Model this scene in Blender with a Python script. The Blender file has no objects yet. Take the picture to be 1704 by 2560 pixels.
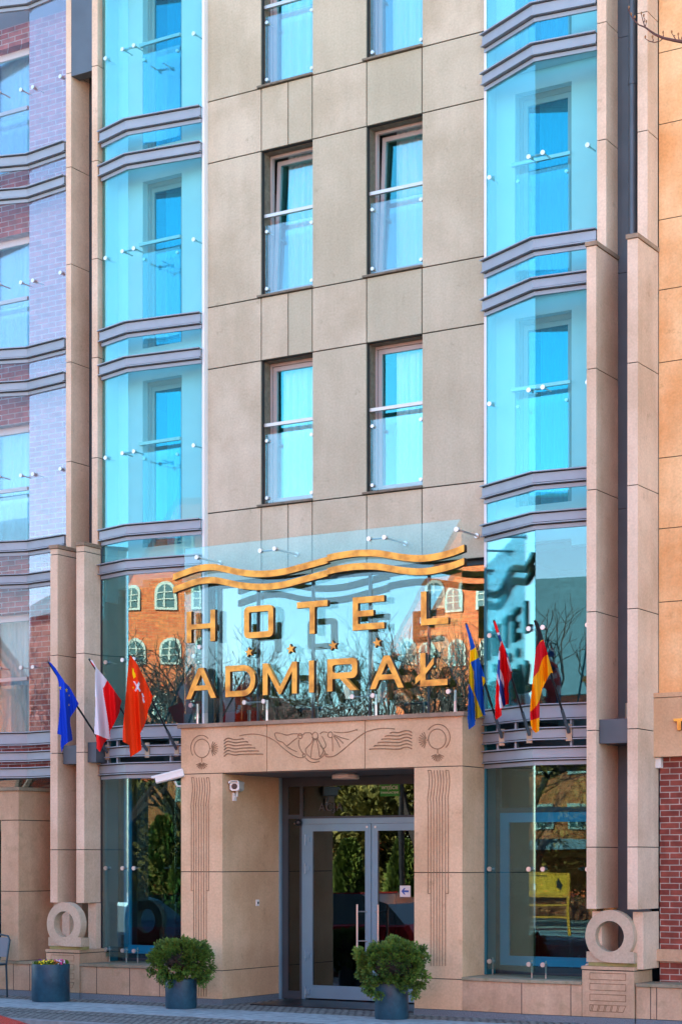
import bpy, bmesh, math, random
from mathutils import Vector, Matrix
R_ = math.radians
random.seed(7)
# ------------------------------------------------------------------ camera, world, sun, exposure
SC = bpy.context.scene
COL = SC.collection
FPX, HOR, CXP, CD, EYE, YAW = 4716.0, 2155.0, 852.0, 19.46, 1.7, math.radians(31.48)
cd = bpy.data.cameras.new('camera'); cam = bpy.data.objects.new('camera', cd); COL.objects.link(cam)
cam.location = (0, -CD, EYE); cam.rotation_euler = (math.pi/2, 0, YAW)
cd.sensor_fit = 'VERTICAL'; cd.sensor_height = 36; cd.lens = FPX/2560*36
cd.shift_y = (HOR-1280)/2560; cd.clip_start = .1; cd.clip_end = 800
SC.camera = cam
SUN_EL, SUN_AZ = 33.0, -28.0           # sun stands behind the hotel, a little to the left
w = bpy.data.worlds.new('World'); SC.world = w; w.use_nodes = True
wn = w.node_tree; bg = wn.nodes['Background']
sky = wn.nodes.new('ShaderNodeTexSky'); sky.sky_type = 'NISHITA'; sky.sun_disc = False
sky.sun_elevation = R_(SUN_EL); sky.sun_rotation = R_(SUN_AZ)
sky.air_density = 1.0; sky.dust_density = .6; sky.ozone_density = 1.2
wn.links.new(sky.outputs[0], bg.inputs[0]); bg.inputs[1].default_value = .10
sl = bpy.data.lights.new('sun', 'SUN'); sl.energy = 5.0; sl.angle = R_(.5); sl.color = (1, .93, .82)
so = bpy.data.objects.new('sun', sl); COL.objects.link(so)
az = R_(SUN_AZ); el = R_(SUN_EL)
sd = Vector((math.sin(az)*math.cos(el), math.cos(az)*math.cos(el), math.sin(el)))
so.rotation_euler = sd.to_track_quat('Z', 'Y').to_euler()
SC.view_settings.view_transform = 'Standard'; SC.view_settings.look = 'None'
SC.view_settings.exposure = 2.82; SC.view_settings.gamma = 1
SC.render.engine = 'CYCLES'
SC.cycles.max_bounces = 12; SC.cycles.transparent_max_bounces = 24; SC.cycles.glossy_bounces = 6
SC.cycles.sample_clamp_indirect = 4

# ------------------------------------------------------------------ measuring helpers (survey of the photograph)
S_, C_ = math.sin(YAW), math.cos(YAW)
def ray(x, y):
    u = (x-CXP)/FPX; v = (HOR-y)/FPX
    return (-S_+u*C_, C_+u*S_, v)
def at(x, y, Y):                 # photo pixel -> (X, Z) on the facade plane Y
    r = ray(x, y); t = (Y+CD)/r[1]; return (r[0]*t, EYE+r[2]*t)
def atx(x, y, X):                # photo pixel -> (Y, Z) on the cross plane X
    r = ray(x, y); t = X/r[0]; return (r[1]*t-CD, EYE+r[2]*t)
def zoomed(ox, oy, sc):
    return lambda a, b: (ox+a/sc, oy+b/sc)

# ------------------------------------------------------------------ materials
def mat(name):
    m = bpy.data.materials.new(name); m.use_nodes = True
    return m, m.node_tree.nodes, m.node_tree.links, m.node_tree.nodes['Principled BSDF']
def plain(name, col, rough=.5, metal=0.0, spec=.5, bump=0, bscale=40, var=0, vscale=3):
    m, n, l, b = mat(name)
    b.inputs['Base Color'].default_value = (*col, 1); b.inputs['Roughness'].default_value = rough
    b.inputs['Metallic'].default_value = metal; b.inputs['Specular IOR Level'].default_value = spec
    tc = n.new('ShaderNodeTexCoord')
    if var:
        nz = n.new('ShaderNodeTexNoise'); nz.inputs['Scale'].default_value = vscale; nz.inputs['Detail'].default_value = 6
        l.new(tc.outputs['Object'], nz.inputs['Vector'])
        mr = n.new('ShaderNodeMapRange'); mr.inputs[1].default_value = .3; mr.inputs[2].default_value = .7
        mr.inputs[3].default_value = 1-var; mr.inputs[4].default_value = 1+var
        l.new(nz.outputs[0], mr.inputs[0])
        mx = n.new('ShaderNodeVectorMath'); mx.operation = 'MULTIPLY'; mx.inputs[0].default_value = col
        l.new(mr.outputs[0], mx.inputs[1]); l.new(mx.outputs[0], b.inputs['Base Color'])
    if bump:
        nb = n.new('ShaderNodeTexNoise'); nb.inputs['Scale'].default_value = bscale; nb.inputs['Detail'].default_value = 5
        l.new(tc.outputs['Object'], nb.inputs['Vector'])
        bp = n.new('ShaderNodeBump'); bp.inputs['Strength'].default_value = bump; bp.inputs['Distance'].default_value = .01
        l.new(nb.outputs[0], bp.inputs['Height']); l.new(bp.outputs[0], b.inputs['Normal'])
    return m
def stone(name, c1, c2, c3=None, streak=.12, moss=0.0):
    """smooth sandstone cladding: cloudy tone, vertical run marks, fine grain"""
    m, n, l, b = mat(name)
    b.inputs['Roughness'].default_value = .85; b.inputs['Specular IOR Level'].default_value = .25
    tc = n.new('ShaderNodeTexCoord')
    n1 = n.new('ShaderNodeTexNoise'); n1.inputs['Scale'].default_value = .9; n1.inputs['Detail'].default_value = 7; n1.inputs['Roughness'].default_value = .6
    l.new(tc.outputs['Object'], n1.inputs['Vector'])
    r1 = n.new('ShaderNodeValToRGB'); e = r1.color_ramp.elements
    e[0].position = .40; e[0].color = (*c1, 1); e[1].position = .60; e[1].color = (*c2, 1)
    l.new(n1.outputs[0], r1.inputs[0]); out = r1.outputs[0]
    if c3:
        at_ = n.new('ShaderNodeAttribute'); at_.attribute_name = 'tone'
        mm = n.new('ShaderNodeMixRGB'); mm.inputs[2].default_value = (*c3, 1)
        l.new(at_.outputs['Fac'], mm.inputs[0]); l.new(out, mm.inputs[1]); out = mm.outputs[0]
    mp = n.new('ShaderNodeMapping'); mp.inputs['Scale'].default_value = (7, 7, .8)
    l.new(tc.outputs['Object'], mp.inputs[0])
    n2 = n.new('ShaderNodeTexNoise'); n2.inputs['Scale'].default_value = 1; n2.inputs['Detail'].default_value = 4
    l.new(mp.outputs[0], n2.inputs['Vector'])
    n3 = n.new('ShaderNodeTexNoise'); n3.inputs['Scale'].default_value = 40; n3.inputs['Detail'].default_value = 3
    l.new(tc.outputs['Object'], n3.inputs['Vector'])
    ad = n.new('ShaderNodeMath'); ad.operation = 'MULTIPLY_ADD'; ad.inputs[1].default_value = streak*2; ad.inputs[2].default_value = 1-streak
    l.new(n2.outputs[0], ad.inputs[0])
    a3 = n.new('ShaderNodeMath'); a3.operation = 'MULTIPLY_ADD'; a3.inputs[1].default_value = .40; a3.inputs[2].default_value = .80
    l.new(n3.outputs[0], a3.inputs[0])
    mu = n.new('ShaderNodeMath'); mu.operation = 'MULTIPLY'; l.new(ad.outputs[0], mu.inputs[0]); l.new(a3.outputs[0], mu.inputs[1])
    vm = n.new('ShaderNodeVectorMath'); vm.operation = 'MULTIPLY'; l.new(out, vm.inputs[0]); l.new(mu.outputs[0], vm.inputs[1])
    # sparse dark scuffs with a shape of their own
    v = n.new('ShaderNodeTexNoise'); v.inputs['Scale'].default_value = 5.5; v.inputs['Detail'].default_value = 9; v.inputs['Roughness'].default_value = .75
    l.new(tc.outputs['Object'], v.inputs['Vector'])
    vr = n.new('ShaderNodeMapRange'); vr.inputs[1].default_value = .60; vr.inputs[2].default_value = .72; vr.inputs[3].default_value = 0; vr.inputs[4].default_value = .5
    l.new(v.outputs[0], vr.inputs[0])
    ms = n.new('ShaderNodeMixRGB'); ms.inputs[2].default_value = (c1[0]*.45, c1[1]*.45, c1[2]*.42, 1)
    l.new(vr.outputs[0], ms.inputs[0]); l.new(vm.outputs[0], ms.inputs[1]); res = ms.outputs[0]
    if moss:
        sp = n.new('ShaderNodeSeparateXYZ'); l.new(tc.outputs['Object'], sp.inputs[0])
        nm = n.new('ShaderNodeTexNoise'); nm.inputs['Scale'].default_value = 7; nm.inputs['Detail'].default_value = 7
        l.new(tc.outputs['Object'], nm.inputs['Vector'])
        q = n.new('ShaderNodeMapRange'); q.inputs[1].default_value = .55; q.inputs[2].default_value = .72; q.inputs[4].default_value = moss
        l.new(nm.outputs[0], q.inputs[0])
        mg = n.new('ShaderNodeMixRGB'); mg.inputs[2].default_value = (.13, .14, .05, 1)
        l.new(q.outputs[0], mg.inputs[0]); l.new(res, mg.inputs[1]); res = mg.outputs[0]
    l.new(res, b.inputs['Base Color'])
    bp = n.new('ShaderNodeBump'); bp.inputs['Strength'].default_value = .25; bp.inputs['Distance'].default_value = .004
    l.new(n3.outputs[0], bp.inputs['Height']); l.new(bp.outputs[0], b.inputs['Normal'])
    return m
def brick(name, c1, c2, mortar, bw=.22, bh=.066, ms=.011, patches=None):
    m, n, l, b = mat(name)
    b.inputs['Roughness'].default_value = .8; b.inputs['Specular IOR Level'].default_value = .3
    tc = n.new('ShaderNodeTexCoord'); sp = n.new('ShaderNodeSeparateXYZ'); l.new(tc.outputs['Object'], sp.inputs[0])
    ad = n.new('ShaderNodeMath'); ad.operation = 'ADD'; l.new(sp.outputs[0], ad.inputs[0]); l.new(sp.outputs[1], ad.inputs[1])
    cb = n.new('ShaderNodeCombineXYZ'); l.new(ad.outputs[0], cb.inputs[0]); l.new(sp.outputs[2], cb.inputs[1])
    bt = n.new('ShaderNodeTexBrick'); bt.inputs['Scale'].default_value = 1; bt.inputs['Brick Width'].default_value = bw
    bt.inputs['Row Height'].default_value = bh; bt.inputs['Mortar Size'].default_value = ms/2; bt.inputs['Mortar Smooth'].default_value = .15
    bt.inputs['Color1'].default_value = (*c1, 1); bt.inputs['Color2'].default_value = (*c2, 1); bt.inputs['Mortar'].default_value = (*mortar, 1)
    bt.inputs['Bias'].default_value = -.1
    l.new(cb.outputs[0], bt.inputs['Vector'])
    nz = n.new('ShaderNodeTexNoise'); nz.inputs['Scale'].default_value = 9; nz.inputs['Detail'].default_value = 8; l.new(tc.outputs['Object'], nz.inputs['Vector'])
    mr = n.new('ShaderNodeMapRange'); mr.inputs[1].default_value = .3; mr.inputs[2].default_value = .7; mr.inputs[3].default_value = .72; mr.inputs[4].default_value = 1.25
    l.new(nz.outputs[0], mr.inputs[0])
    vm = n.new('ShaderNodeVectorMath'); vm.operation = 'MULTIPLY'; l.new(bt.outputs[0], vm.inputs[0]); l.new(mr.outputs[0], vm.inputs[1])
    l.new(vm.outputs[0], b.inputs['Base Color'])
    bp = n.new('ShaderNodeBump'); bp.invert = True; bp.inputs['Strength'].default_value = .8; bp.inputs['Distance'].default_value = .006
    l.new(bt.outputs['Fac'], bp.inputs['Height']); l.new(bp.outputs[0], b.inputs['Normal'])
    return m
def glass(name, trans, refl, f0, wob=.0, wscale=.8, edge=.6, rough=0.0):
    """coated architectural glass: tinted see-through share plus mirror share that grows at grazing angles"""
    m = bpy.data.materials.new(name); m.use_nodes = True; n = m.node_tree.nodes; l = m.node_tree.links
    n.clear(); o = n.new('ShaderNodeOutputMaterial')
    t = n.new('ShaderNodeBsdfTransparent'); t.inputs[0].default_value = (*trans, 1)
    g = n.new('ShaderNodeBsdfGlossy'); g.inputs['Color'].default_value = (*refl, 1); g.inputs['Roughness'].default_value = rough
    fr = n.new('ShaderNodeFresnel'); fr.inputs[0].default_value = 1.5
    ma = n.new('ShaderNodeMath'); ma.operation = 'MULTIPLY_ADD'; ma.use_clamp = True; ma.inputs[1].default_value = edge; ma.inputs[2].default_value = f0
    l.new(fr.outputs[0], ma.inputs[0])
    mx = n.new('ShaderNodeMixShader'); l.new(ma.outputs[0], mx.inputs[0]); l.new(t.outputs[0], mx.inputs[1]); l.new(g.outputs[0], mx.inputs[2])
    l.new(mx.outputs[0], o.inputs[0])
    if wob:
        tc = n.new('ShaderNodeTexCoord'); nz = n.new('ShaderNodeTexNoise'); nz.inputs['Scale'].default_value = wscale; nz.inputs['Detail'].default_value = 1.5
        l.new(tc.outputs['Object'], nz.inputs['Vector'])
        bp = n.new('ShaderNodeBump'); bp.inputs['Strength'].default_value = 1; bp.inputs['Distance'].default_value = wob
        l.new(nz.outputs[0], bp.inputs['Height']); l.new(bp.outputs[0], g.inputs['Normal'])
    return m

M = {}
M['wall_stone'] = stone('wall_stone', (.445, .38, .27), (.57, .50, .375), (.40, .38, .275), .11)
M['warm_stone'] = stone('warm_stone', (.56, .35, .20), (.68, .455, .28), None, .11)
M['fin_stone'] = stone('fin_stone', (.60, .43, .30), (.74, .56, .42), None, .13)
M['base_stone'] = stone('base_stone', (.42, .27, .165), (.54, .36, .235), None, .2, .22)
M['ledge_stone'] = stone('ledge_stone', (.22, .18, .12), (.33, .28, .19), None, .3, .6)
M['mossy_stone'] = stone('mossy_stone', (.25, .22, .08), (.34, .30, .12), None, .2, .6)
M['ring_stone'] = stone('ring_stone', (.46, .34, .235), (.55, .43, .32), None, .08, .12)
M['orange_stone'] = stone('orange_stone', (.74, .36, .14), (.86, .55, .29), None, .14)
M['sill_stone'] = plain('sill_stone', (.17, .14, .10), .8, var=.25, vscale=20)
M['cap_stone'] = stone('cap_stone', (.26, .18, .12), (.38, .27, .19), None, .3)
M['groove'] = plain('groove', (.26, .155, .085), .9, var=.3, vscale=15)
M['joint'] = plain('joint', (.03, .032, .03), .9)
M['granite'] = plain('granite', (.13, .16, .19), .6, bump=.2, bscale=120, var=.45, vscale=140)
M['paint_white'] = plain('paint_white', (.76, .76, .78), .7, var=.04)
M['interior'] = plain('interior', (.045, .05, .06), .9)
M['interior_wall'] = plain('interior_wall', (.16, .15, .15), .9)
M['metal'] = plain('metal', (.275, .325, .38), .42, .15, var=.06, vscale=5)
M['metal_dark'] = plain('metal_dark', (.05, .065, .08), .5, .2, var=.1)
M['metal_panel'] = plain('metal_panel', (.085, .11, .135), .45, .3, var=.12, vscale=3)
M['alu'] = plain('alu', (.19, .34, .44), .38, .35, var=.05)
M['alu_blue'] = plain('alu_blue', (.015, .30, .47), .4, .1, var=.05)
M['frame_pale'] = plain('frame_pale', (.42, .37, .36), .45, .2)
M['steel'] = plain('steel', (.66, .66, .66), .34, .9)
M['steel_dull'] = plain('steel_dull', (.55, .53, .50), .4, .9)
M['bracket'] = plain('bracket_metal', (.42, .33, .24), .45, .6)
M['teal_paint'] = plain('teal_paint', (.01, .13, .17), .6)
M['black'] = plain('black', (.012, .013, .016), .35)
M['white'] = plain('white', (.75, .74, .72), .4)
M['lampwhite'] = plain('lampwhite', (.62, .56, .5), .5)
def gold_mat():
    m, n, l, b = mat('gold')
    b.inputs['Metallic'].default_value = .35; b.inputs['Roughness'].default_value = .42
    tc = n.new('ShaderNodeTexCoord'); nz = n.new('ShaderNodeTexNoise'); nz.inputs['Scale'].default_value = 7; nz.inputs['Detail'].default_value = 8
    l.new(tc.outputs['Object'], nz.inputs['Vector'])
    r = n.new('ShaderNodeValToRGB'); e = r.color_ramp.elements
    e[0].position = .32; e[0].color = (.50, .20, .03, 1); e[1].position = .60; e[1].color = (.93, .47, .075, 1)
    l.new(nz.outputs[0], r.inputs[0]); l.new(r.outputs[0], b.inputs['Base Color'])
    return m
M['gold'] = gold_mat()
M['bronze_side'] = plain('bronze_side', (.10, .05, .02), .5, .4)
M['brick_red'] = brick('brick_red', (.20, .045, .035), (.27, .07, .05), (.42, .36, .32))
M['brick_dark'] = brick('brick_dark', (.075, .028, .02), (.11, .04, .028), (.12, .09, .07))
M['brick_left'] = brick('brick_left', (.30, .075, .06), (.42, .14, .12), (.50, .45, .42), .24, .072, .014)
M['brick_opp'] = brick('brick_opp', (.62, .105, .028), (.76, .19, .05), (.52, .24, .12), .26, .08, .014)
M['curtain'] = plain('curtain', (.88, .88, .88), .9)
M['bay_glass'] = glass('bay_glass', (.715, .945, .96), (.55, .92, .95), .012, .0018, .7, .27)
M['bay_glass_low'] = glass('bay_glass_low', (.50, .86, .90), (.86, .95, .95), .08, .0014, .9, .6)
M['shop_glass'] = glass('shop_glass', (.12, .26, .34), (1.0, .93, .84), .085, .002, .8, .5)
M['ground_glass'] = glass('ground_glass', (.72, .90, .94), (.90, .95, .93), .015, .0018, .9, .35)
M['clear_glass'] = glass('clear_glass', (.84, .955, .97), (.80, .95, 1), .025, .0012, .8, .5)
M['left_glass'] = glass('left_glass', (.95, .96, .98), (.80, .86, .92), .012, .0015, .8, .4)
M['guard_glass'] = glass('guard_glass', (.90, .975, .985), (.80, .95, 1), .07, .0006, .8, .6)
M['window_glass'] = glass('window_glass', (.92, .98, .985), (.18, .92, .98), .15, .0014, 1.1, .6)
M['left_window'] = glass('left_window', (.92, .98, .985), (.70, .96, 1.0), .15, .0014, 1.1, .6)
M['room_glass'] = glass('room_glass', (.34, .80, .88), (.02, .68, .82), .24, .0014, 1.3, .5)
M['door_glass'] = glass('door_glass', (.32, .36, .38), (.70, .78, .80), .10, .002, .8, .7)
M['glaze_dark'] = glass('glaze_dark', (.34, .48, .54), (.92, .95, .93), .21, .0007, .7, .6)
def paving(name, c1, c2, mortar, bw, bh, msz, off=.5, bump=.6, nscale=30):
    m, n, l, b = mat(name); b.inputs['Roughness'].default_value = .85
    tc = n.new('ShaderNodeTexCoord')
    dn = n.new('ShaderNodeTexNoise'); dn.inputs['Scale'].default_value = 6
    l.new(tc.outputs['Object'], dn.inputs['Vector'])
    dm = n.new('ShaderNodeVectorMath'); dm.operation = 'MULTIPLY_ADD'; dm.inputs[1].default_value = (bh*.7,)*3
    l.new(dn.outputs[1], dm.inputs[0]); l.new(tc.outputs['Object'], dm.inputs[2])
    bt = n.new('ShaderNodeTexBrick'); bt.offset = off; bt.inputs['Scale'].default_value = 1
    bt.inputs['Brick Width'].default_value = bw; bt.inputs['Row Height'].default_value = bh; bt.inputs['Mortar Size'].default_value = msz
    bt.inputs['Mortar Smooth'].default_value = .3
    bt.inputs['Color1'].default_value = (*c1, 1); bt.inputs['Color2'].default_value = (*c2, 1); bt.inputs['Mortar'].default_value = (*mortar, 1)
    l.new(dm.outputs[0] if bump > .5 else tc.outputs['Object'], bt.inputs['Vector'])
    nz = n.new('ShaderNodeTexNoise'); nz.inputs['Scale'].default_value = nscale; nz.inputs['Detail'].default_value = 8
    l.new(tc.outputs['Object'], nz.inputs['Vector'])
    mr = n.new('ShaderNodeMapRange'); mr.inputs[1].default_value = .3; mr.inputs[2].default_value = .7; mr.inputs[3].default_value = .7; mr.inputs[4].default_value = 1.3
    l.new(nz.outputs[0], mr.inputs[0])
    vm = n.new('ShaderNodeVectorMath'); vm.operation = 'MULTIPLY'; l.new(bt.outputs[0], vm.inputs[0]); l.new(mr.outputs[0], vm.inputs[1])
    l.new(vm.outputs[0], b.inputs['Base Color'])
    bp = n.new('ShaderNodeBump'); bp.invert = True; bp.inputs['Strength'].default_value = bump; bp.inputs['Distance'].default_value = .02
    l.new(bt.outputs['Fac'], bp.inputs['Height']); l.new(bp.outputs[0], b.inputs['Normal'])
    return m
M['cobble'] = paving('cobble', (.15, .16, .15), (.26, .27, .25), (.035, .04, .04), .10, .09, .014)
M['slab'] = paving('slab', (.24, .30, .32), (.28, .34, .36), (.10, .12, .13), .9, .6, .006, .5, .3, 9)
M['asphalt'] = plain('asphalt', (.05, .052, .055), .85, bump=.4, bscale=90, var=.2, vscale=8)
M['kerb'] = plain('kerb', (.22, .24, .25), .8, bump=.2, bscale=60, var=.2, vscale=12)
M['bounce_plaza'] = paving('bounce_plaza', (.36, .31, .25), (.42, .36, .30), (.2, .18, .15), .6, .4, .01, .5, .3, 9)
M['earth'] = plain('earth', (.10, .11, .05), .95, var=.3, vscale=2)
M['bark'] = plain('bark', (.035, .027, .022), .9, var=.3, vscale=20)
M['twig'] = plain('twig', (.10, .045, .035), .8)
def leafmat(name, c1, c2):
    m, n, l, b = mat(name); b.inputs['Roughness'].default_value = .65
    a = n.new('ShaderNodeAttribute'); a.attribute_name = 'tone'
    r = n.new('ShaderNodeMixRGB'); r.inputs[1].default_value = (*c1, 1); r.inputs[2].default_value = (*c2, 1)
    l.new(a.outputs['Fac'], r.inputs[0]); l.new(r.outputs[0], b.inputs['Base Color'])
    return m
M['thuja'] = leafmat('thuja', (.014, .055, .006), (.14, .25, .025))
M['conifer'] = leafmat('conifer', (.03, .07, .008), (.20, .26, .03))
M['autumn'] = leafmat('autumn', (.12, .13, .03), (.35, .30, .06))

# ------------------------------------------------------------------ mesh helpers
OFF = {}
class MB:
    def __init__(s): s.v = []; s.f = []; s.m = []; s.tone = []
    def add(s, vs, fs, mi=0, tone=0.0):
        o = len(s.v); s.v += [tuple(x) for x in vs]; s.f += [tuple(i+o for i in f) for f in fs]; s.m += [mi]*len(fs); s.tone += [tone]*len(vs)
    def box(s, x0, x1, y0, y1, z0, z1, mi=0, tone=0.0):
        if x0 > x1: x0, x1 = x1, x0
        if y0 > y1: y0, y1 = y1, y0
        if z0 > z1: z0, z1 = z1, z0
        s.add([(x0,y0,z0),(x1,y0,z0),(x1,y1,z0),(x0,y1,z0),(x0,y0,z1),(x1,y0,z1),(x1,y1,z1),(x0,y1,z1)],
              [(0,3,2,1),(4,5,6,7),(0,1,5,4),(1,2,6,5),(2,3,7,6),(3,0,4,7)], mi, tone); return s
    def prism_y(s, pts, y0, y1, mi=0):        # polygon in (x,z), extruded along y
        n = len(pts); s.add([(x,y0,z) for x,z in pts]+[(x,y1,z) for x,z in pts],
            [tuple(range(n)), tuple(range(2*n-1,n-1,-1))]+[(i,i+n,(i+1)%n+n,(i+1)%n) for i in range(n)], mi); return s
    def prism_z(s, pts, z0, z1, mi=0):
        n = len(pts); s.add([(x,y,z0) for x,y in pts]+[(x,y,z1) for x,y in pts],
            [tuple(range(n-1,-1,-1)), tuple(range(n,2*n))]+[(i,(i+1)%n,(i+1)%n+n,i+n) for i in range(n)], mi); return s
    def tube(s, pts, r, n=8, mi=0, caps=True):
        pts = [Vector(p) for p in pts]; rr = r if isinstance(r, (list, tuple)) else [r]*len(pts)
        vs = []; fs = []; up = None
        for i, p in enumerate(pts):
            d = (pts[min(i+1, len(pts)-1)]-pts[max(i-1, 0)]).normalized()
            if up is None or abs(up.dot(d)) > .98: up = Vector((0,0,1)) if abs(d.z) < .9 else Vector((0,1,0))
            a = d.cross(up).normalized(); b = a.cross(d).normalized(); up = b
            for k in range(n):
                t = 2*math.pi*k/n; vs.append(p+(a*math.cos(t)+b*math.sin(t))*rr[i])
        for i in range(len(pts)-1):
            for k in range(n): fs.append((i*n+k, i*n+(k+1)%n, (i+1)*n+(k+1)%n, (i+1)*n+k))
        if caps: fs += [tuple(range(n-1,-1,-1)), tuple(range((len(pts)-1)*n, len(pts)*n))]
        s.add(vs, fs, mi); return s
    def strip(s, poly, z0, z1, o0, o1, mi=0): # solid band following a plan polyline, offset outwards (towards the street)
        def off(d):
            out = []
            for i in range(len(poly)):
                ns = []
                for a, b in ((i-1, i), (i, i+1)):
                    if a >= 0 and b < len(poly):
                        dx, dy = poly[b][0]-poly[a][0], poly[b][1]-poly[a][1]; L = math.hypot(dx, dy)
                        nx, ny = dy/L, -dx/L
                        if ny > 0: nx, ny = -nx, -ny
                        ns.append((nx, ny))
                if len(ns) == 2:
                    mx, my = ns[0][0]+ns[1][0], ns[0][1]+ns[1][1]; q = 2/(mx*mx+my*my)*1.0
                    out.append((poly[i][0]+mx*q*d, poly[i][1]+my*q*d))
                else: out.append((poly[i][0]+ns[0][0]*d, poly[i][1]+ns[0][1]*d))
            return out
        a = off(o1); b = off(o0); n = len(poly)
        vs = [(x,y,z) for z in (z0, z1) for ring in (a, b) for x, y in ring]
        A = lambda i: i; B = lambda i: n+i; A2 = lambda i: 2*n+i; B2 = lambda i: 3*n+i
        fs = []
        for i in range(n-1):
            fs += [(A(i),A(i+1),A2(i+1),A2(i)), (B(i+1),B(i),B2(i),B2(i+1)), (A2(i),A2(i+1),B2(i+1),B2(i)), (A(i+1),A(i),B(i),B(i+1))]
        fs += [(A(0),A2(0),B2(0),B(0)), (A(n-1),B(n-1),B2(n-1),A2(n-1))]
        s.add(vs, fs, mi); return s
    def build(s, name, m, parent=None, smooth=False, bevel=0):
        me = bpy.data.meshes.new(name); L = OFF.get(parent.name, Vector((0,0,0))) if parent else Vector((0,0,0))
        base = Vector((0,0,0))
        if parent is None and s.v:
            xs = [v[0] for v in s.v]; ys = [v[1] for v in s.v]; zs = [v[2] for v in s.v]
            base = Vector(((min(xs)+max(xs))/2, (min(ys)+max(ys))/2, min(zs)))
        me.from_pydata([Vector(v)-L-base for v in s.v], [], s.f)
        mats = m if isinstance(m, (list, tuple)) else [m]
        for x in mats: me.materials.append(x)
        if len(mats) > 1: me.polygons.foreach_set('material_index', s.m)
        if any(s.tone):
            a = me.attributes.new('tone', 'FLOAT', 'POINT'); a.data.foreach_set('value', s.tone)
        if smooth: me.polygons.foreach_set('use_smooth', [True]*len(me.polygons))
        bm = bmesh.new(); bm.from_mesh(me); bmesh.ops.recalc_face_normals(bm, faces=bm.faces) if len(s.f) < 60000 else None
        bm.to_mesh(me); bm.free()
        o = bpy.data.objects.new(name, me); COL.objects.link(o)
        if parent: o.parent = parent; OFF[o.name] = L
        else: o.location = base; OFF[o.name] = base
        if smooth:
            try:
                md = o.modifiers.new('edge', 'EDGE_SPLIT'); md.split_angle = R_(40)
            except Exception: pass
        if bevel:
            md = o.modifiers.new('bevel', 'BEVEL'); md.width = bevel; md.segments = 2; md.limit_method = 'ANGLE'
        return o
def tag(o, label=None, cat=None, group=None, kind=None):
    if label: o['label'] = label
    if cat: o['category'] = cat
    if group: o['group'] = group
    if kind: o['kind'] = kind
    return o
def thing(name, loc, label, cat, group=None):
    o = bpy.data.objects.new(name, None); COL.objects.link(o); o.location = loc; o.empty_display_size = .2
    OFF[o.name] = Vector(loc); return tag(o, label, cat, group)
def bx(name, m, parent, *dims, bevel=0): return MB().box(*dims).build(name, m, parent, bevel=bevel)
def disc_y(mb, x, y, z, r, d, n=20, mi=0):
    mb.prism_y([(x+r*math.cos(2*math.pi*k/n), z+r*math.sin(2*math.pi*k/n)) for k in range(n)], y-d/2, y+d/2, mi)

# ------------------------------------------------------------------ the setting: ground
GZ = -.05
def sheet(name, x0, x1, y0, y1, z, m):
    mb = MB(); mb.add([(x0,y0,z),(x1,y0,z),(x1,y1,z),(x0,y1,z)], [(0,1,2,3)])
    return tag(mb.build(name, m), kind='structure')
sheet('ground', -400, 400, -400, 400, GZ-.16, M['earth'])
tag(MB().box(-90, 60, -34, -24.004, GZ-.3, GZ-.006).build('bounce_paving', M['bounce_plaza']), kind='structure')  # pale paving added behind the camera to bounce warm light onto the facade
sheet('road', -200, 200, -19.0, -3.45, GZ-.13, M['asphalt'])
tag(MB().box(-60, 60, -2.55, .75, GZ-.3, GZ).build('cobbled_pavement', M['cobble']), kind='structure')
tag(MB().box(-60, 60, -2.20, -1.15, GZ+.001, GZ+.006).build('pavement_slabs', M['slab']), kind='structure')
tag(MB().box(-60, 60, -3.3, -2.553, GZ-.3, GZ-.004).build('pavement_edge_cobbles', M['cobble']), kind='structure')
tag(MB().box(-60, 60, -3.45, -3.303, GZ-.3, GZ+.002).build('kerb', M['kerb']), kind='structure')
tag(MB().box(-200, 200, -24.0, -19.0, GZ-.3, GZ-.004).build('far_pavement', M['slab']), kind='structure')

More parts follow.
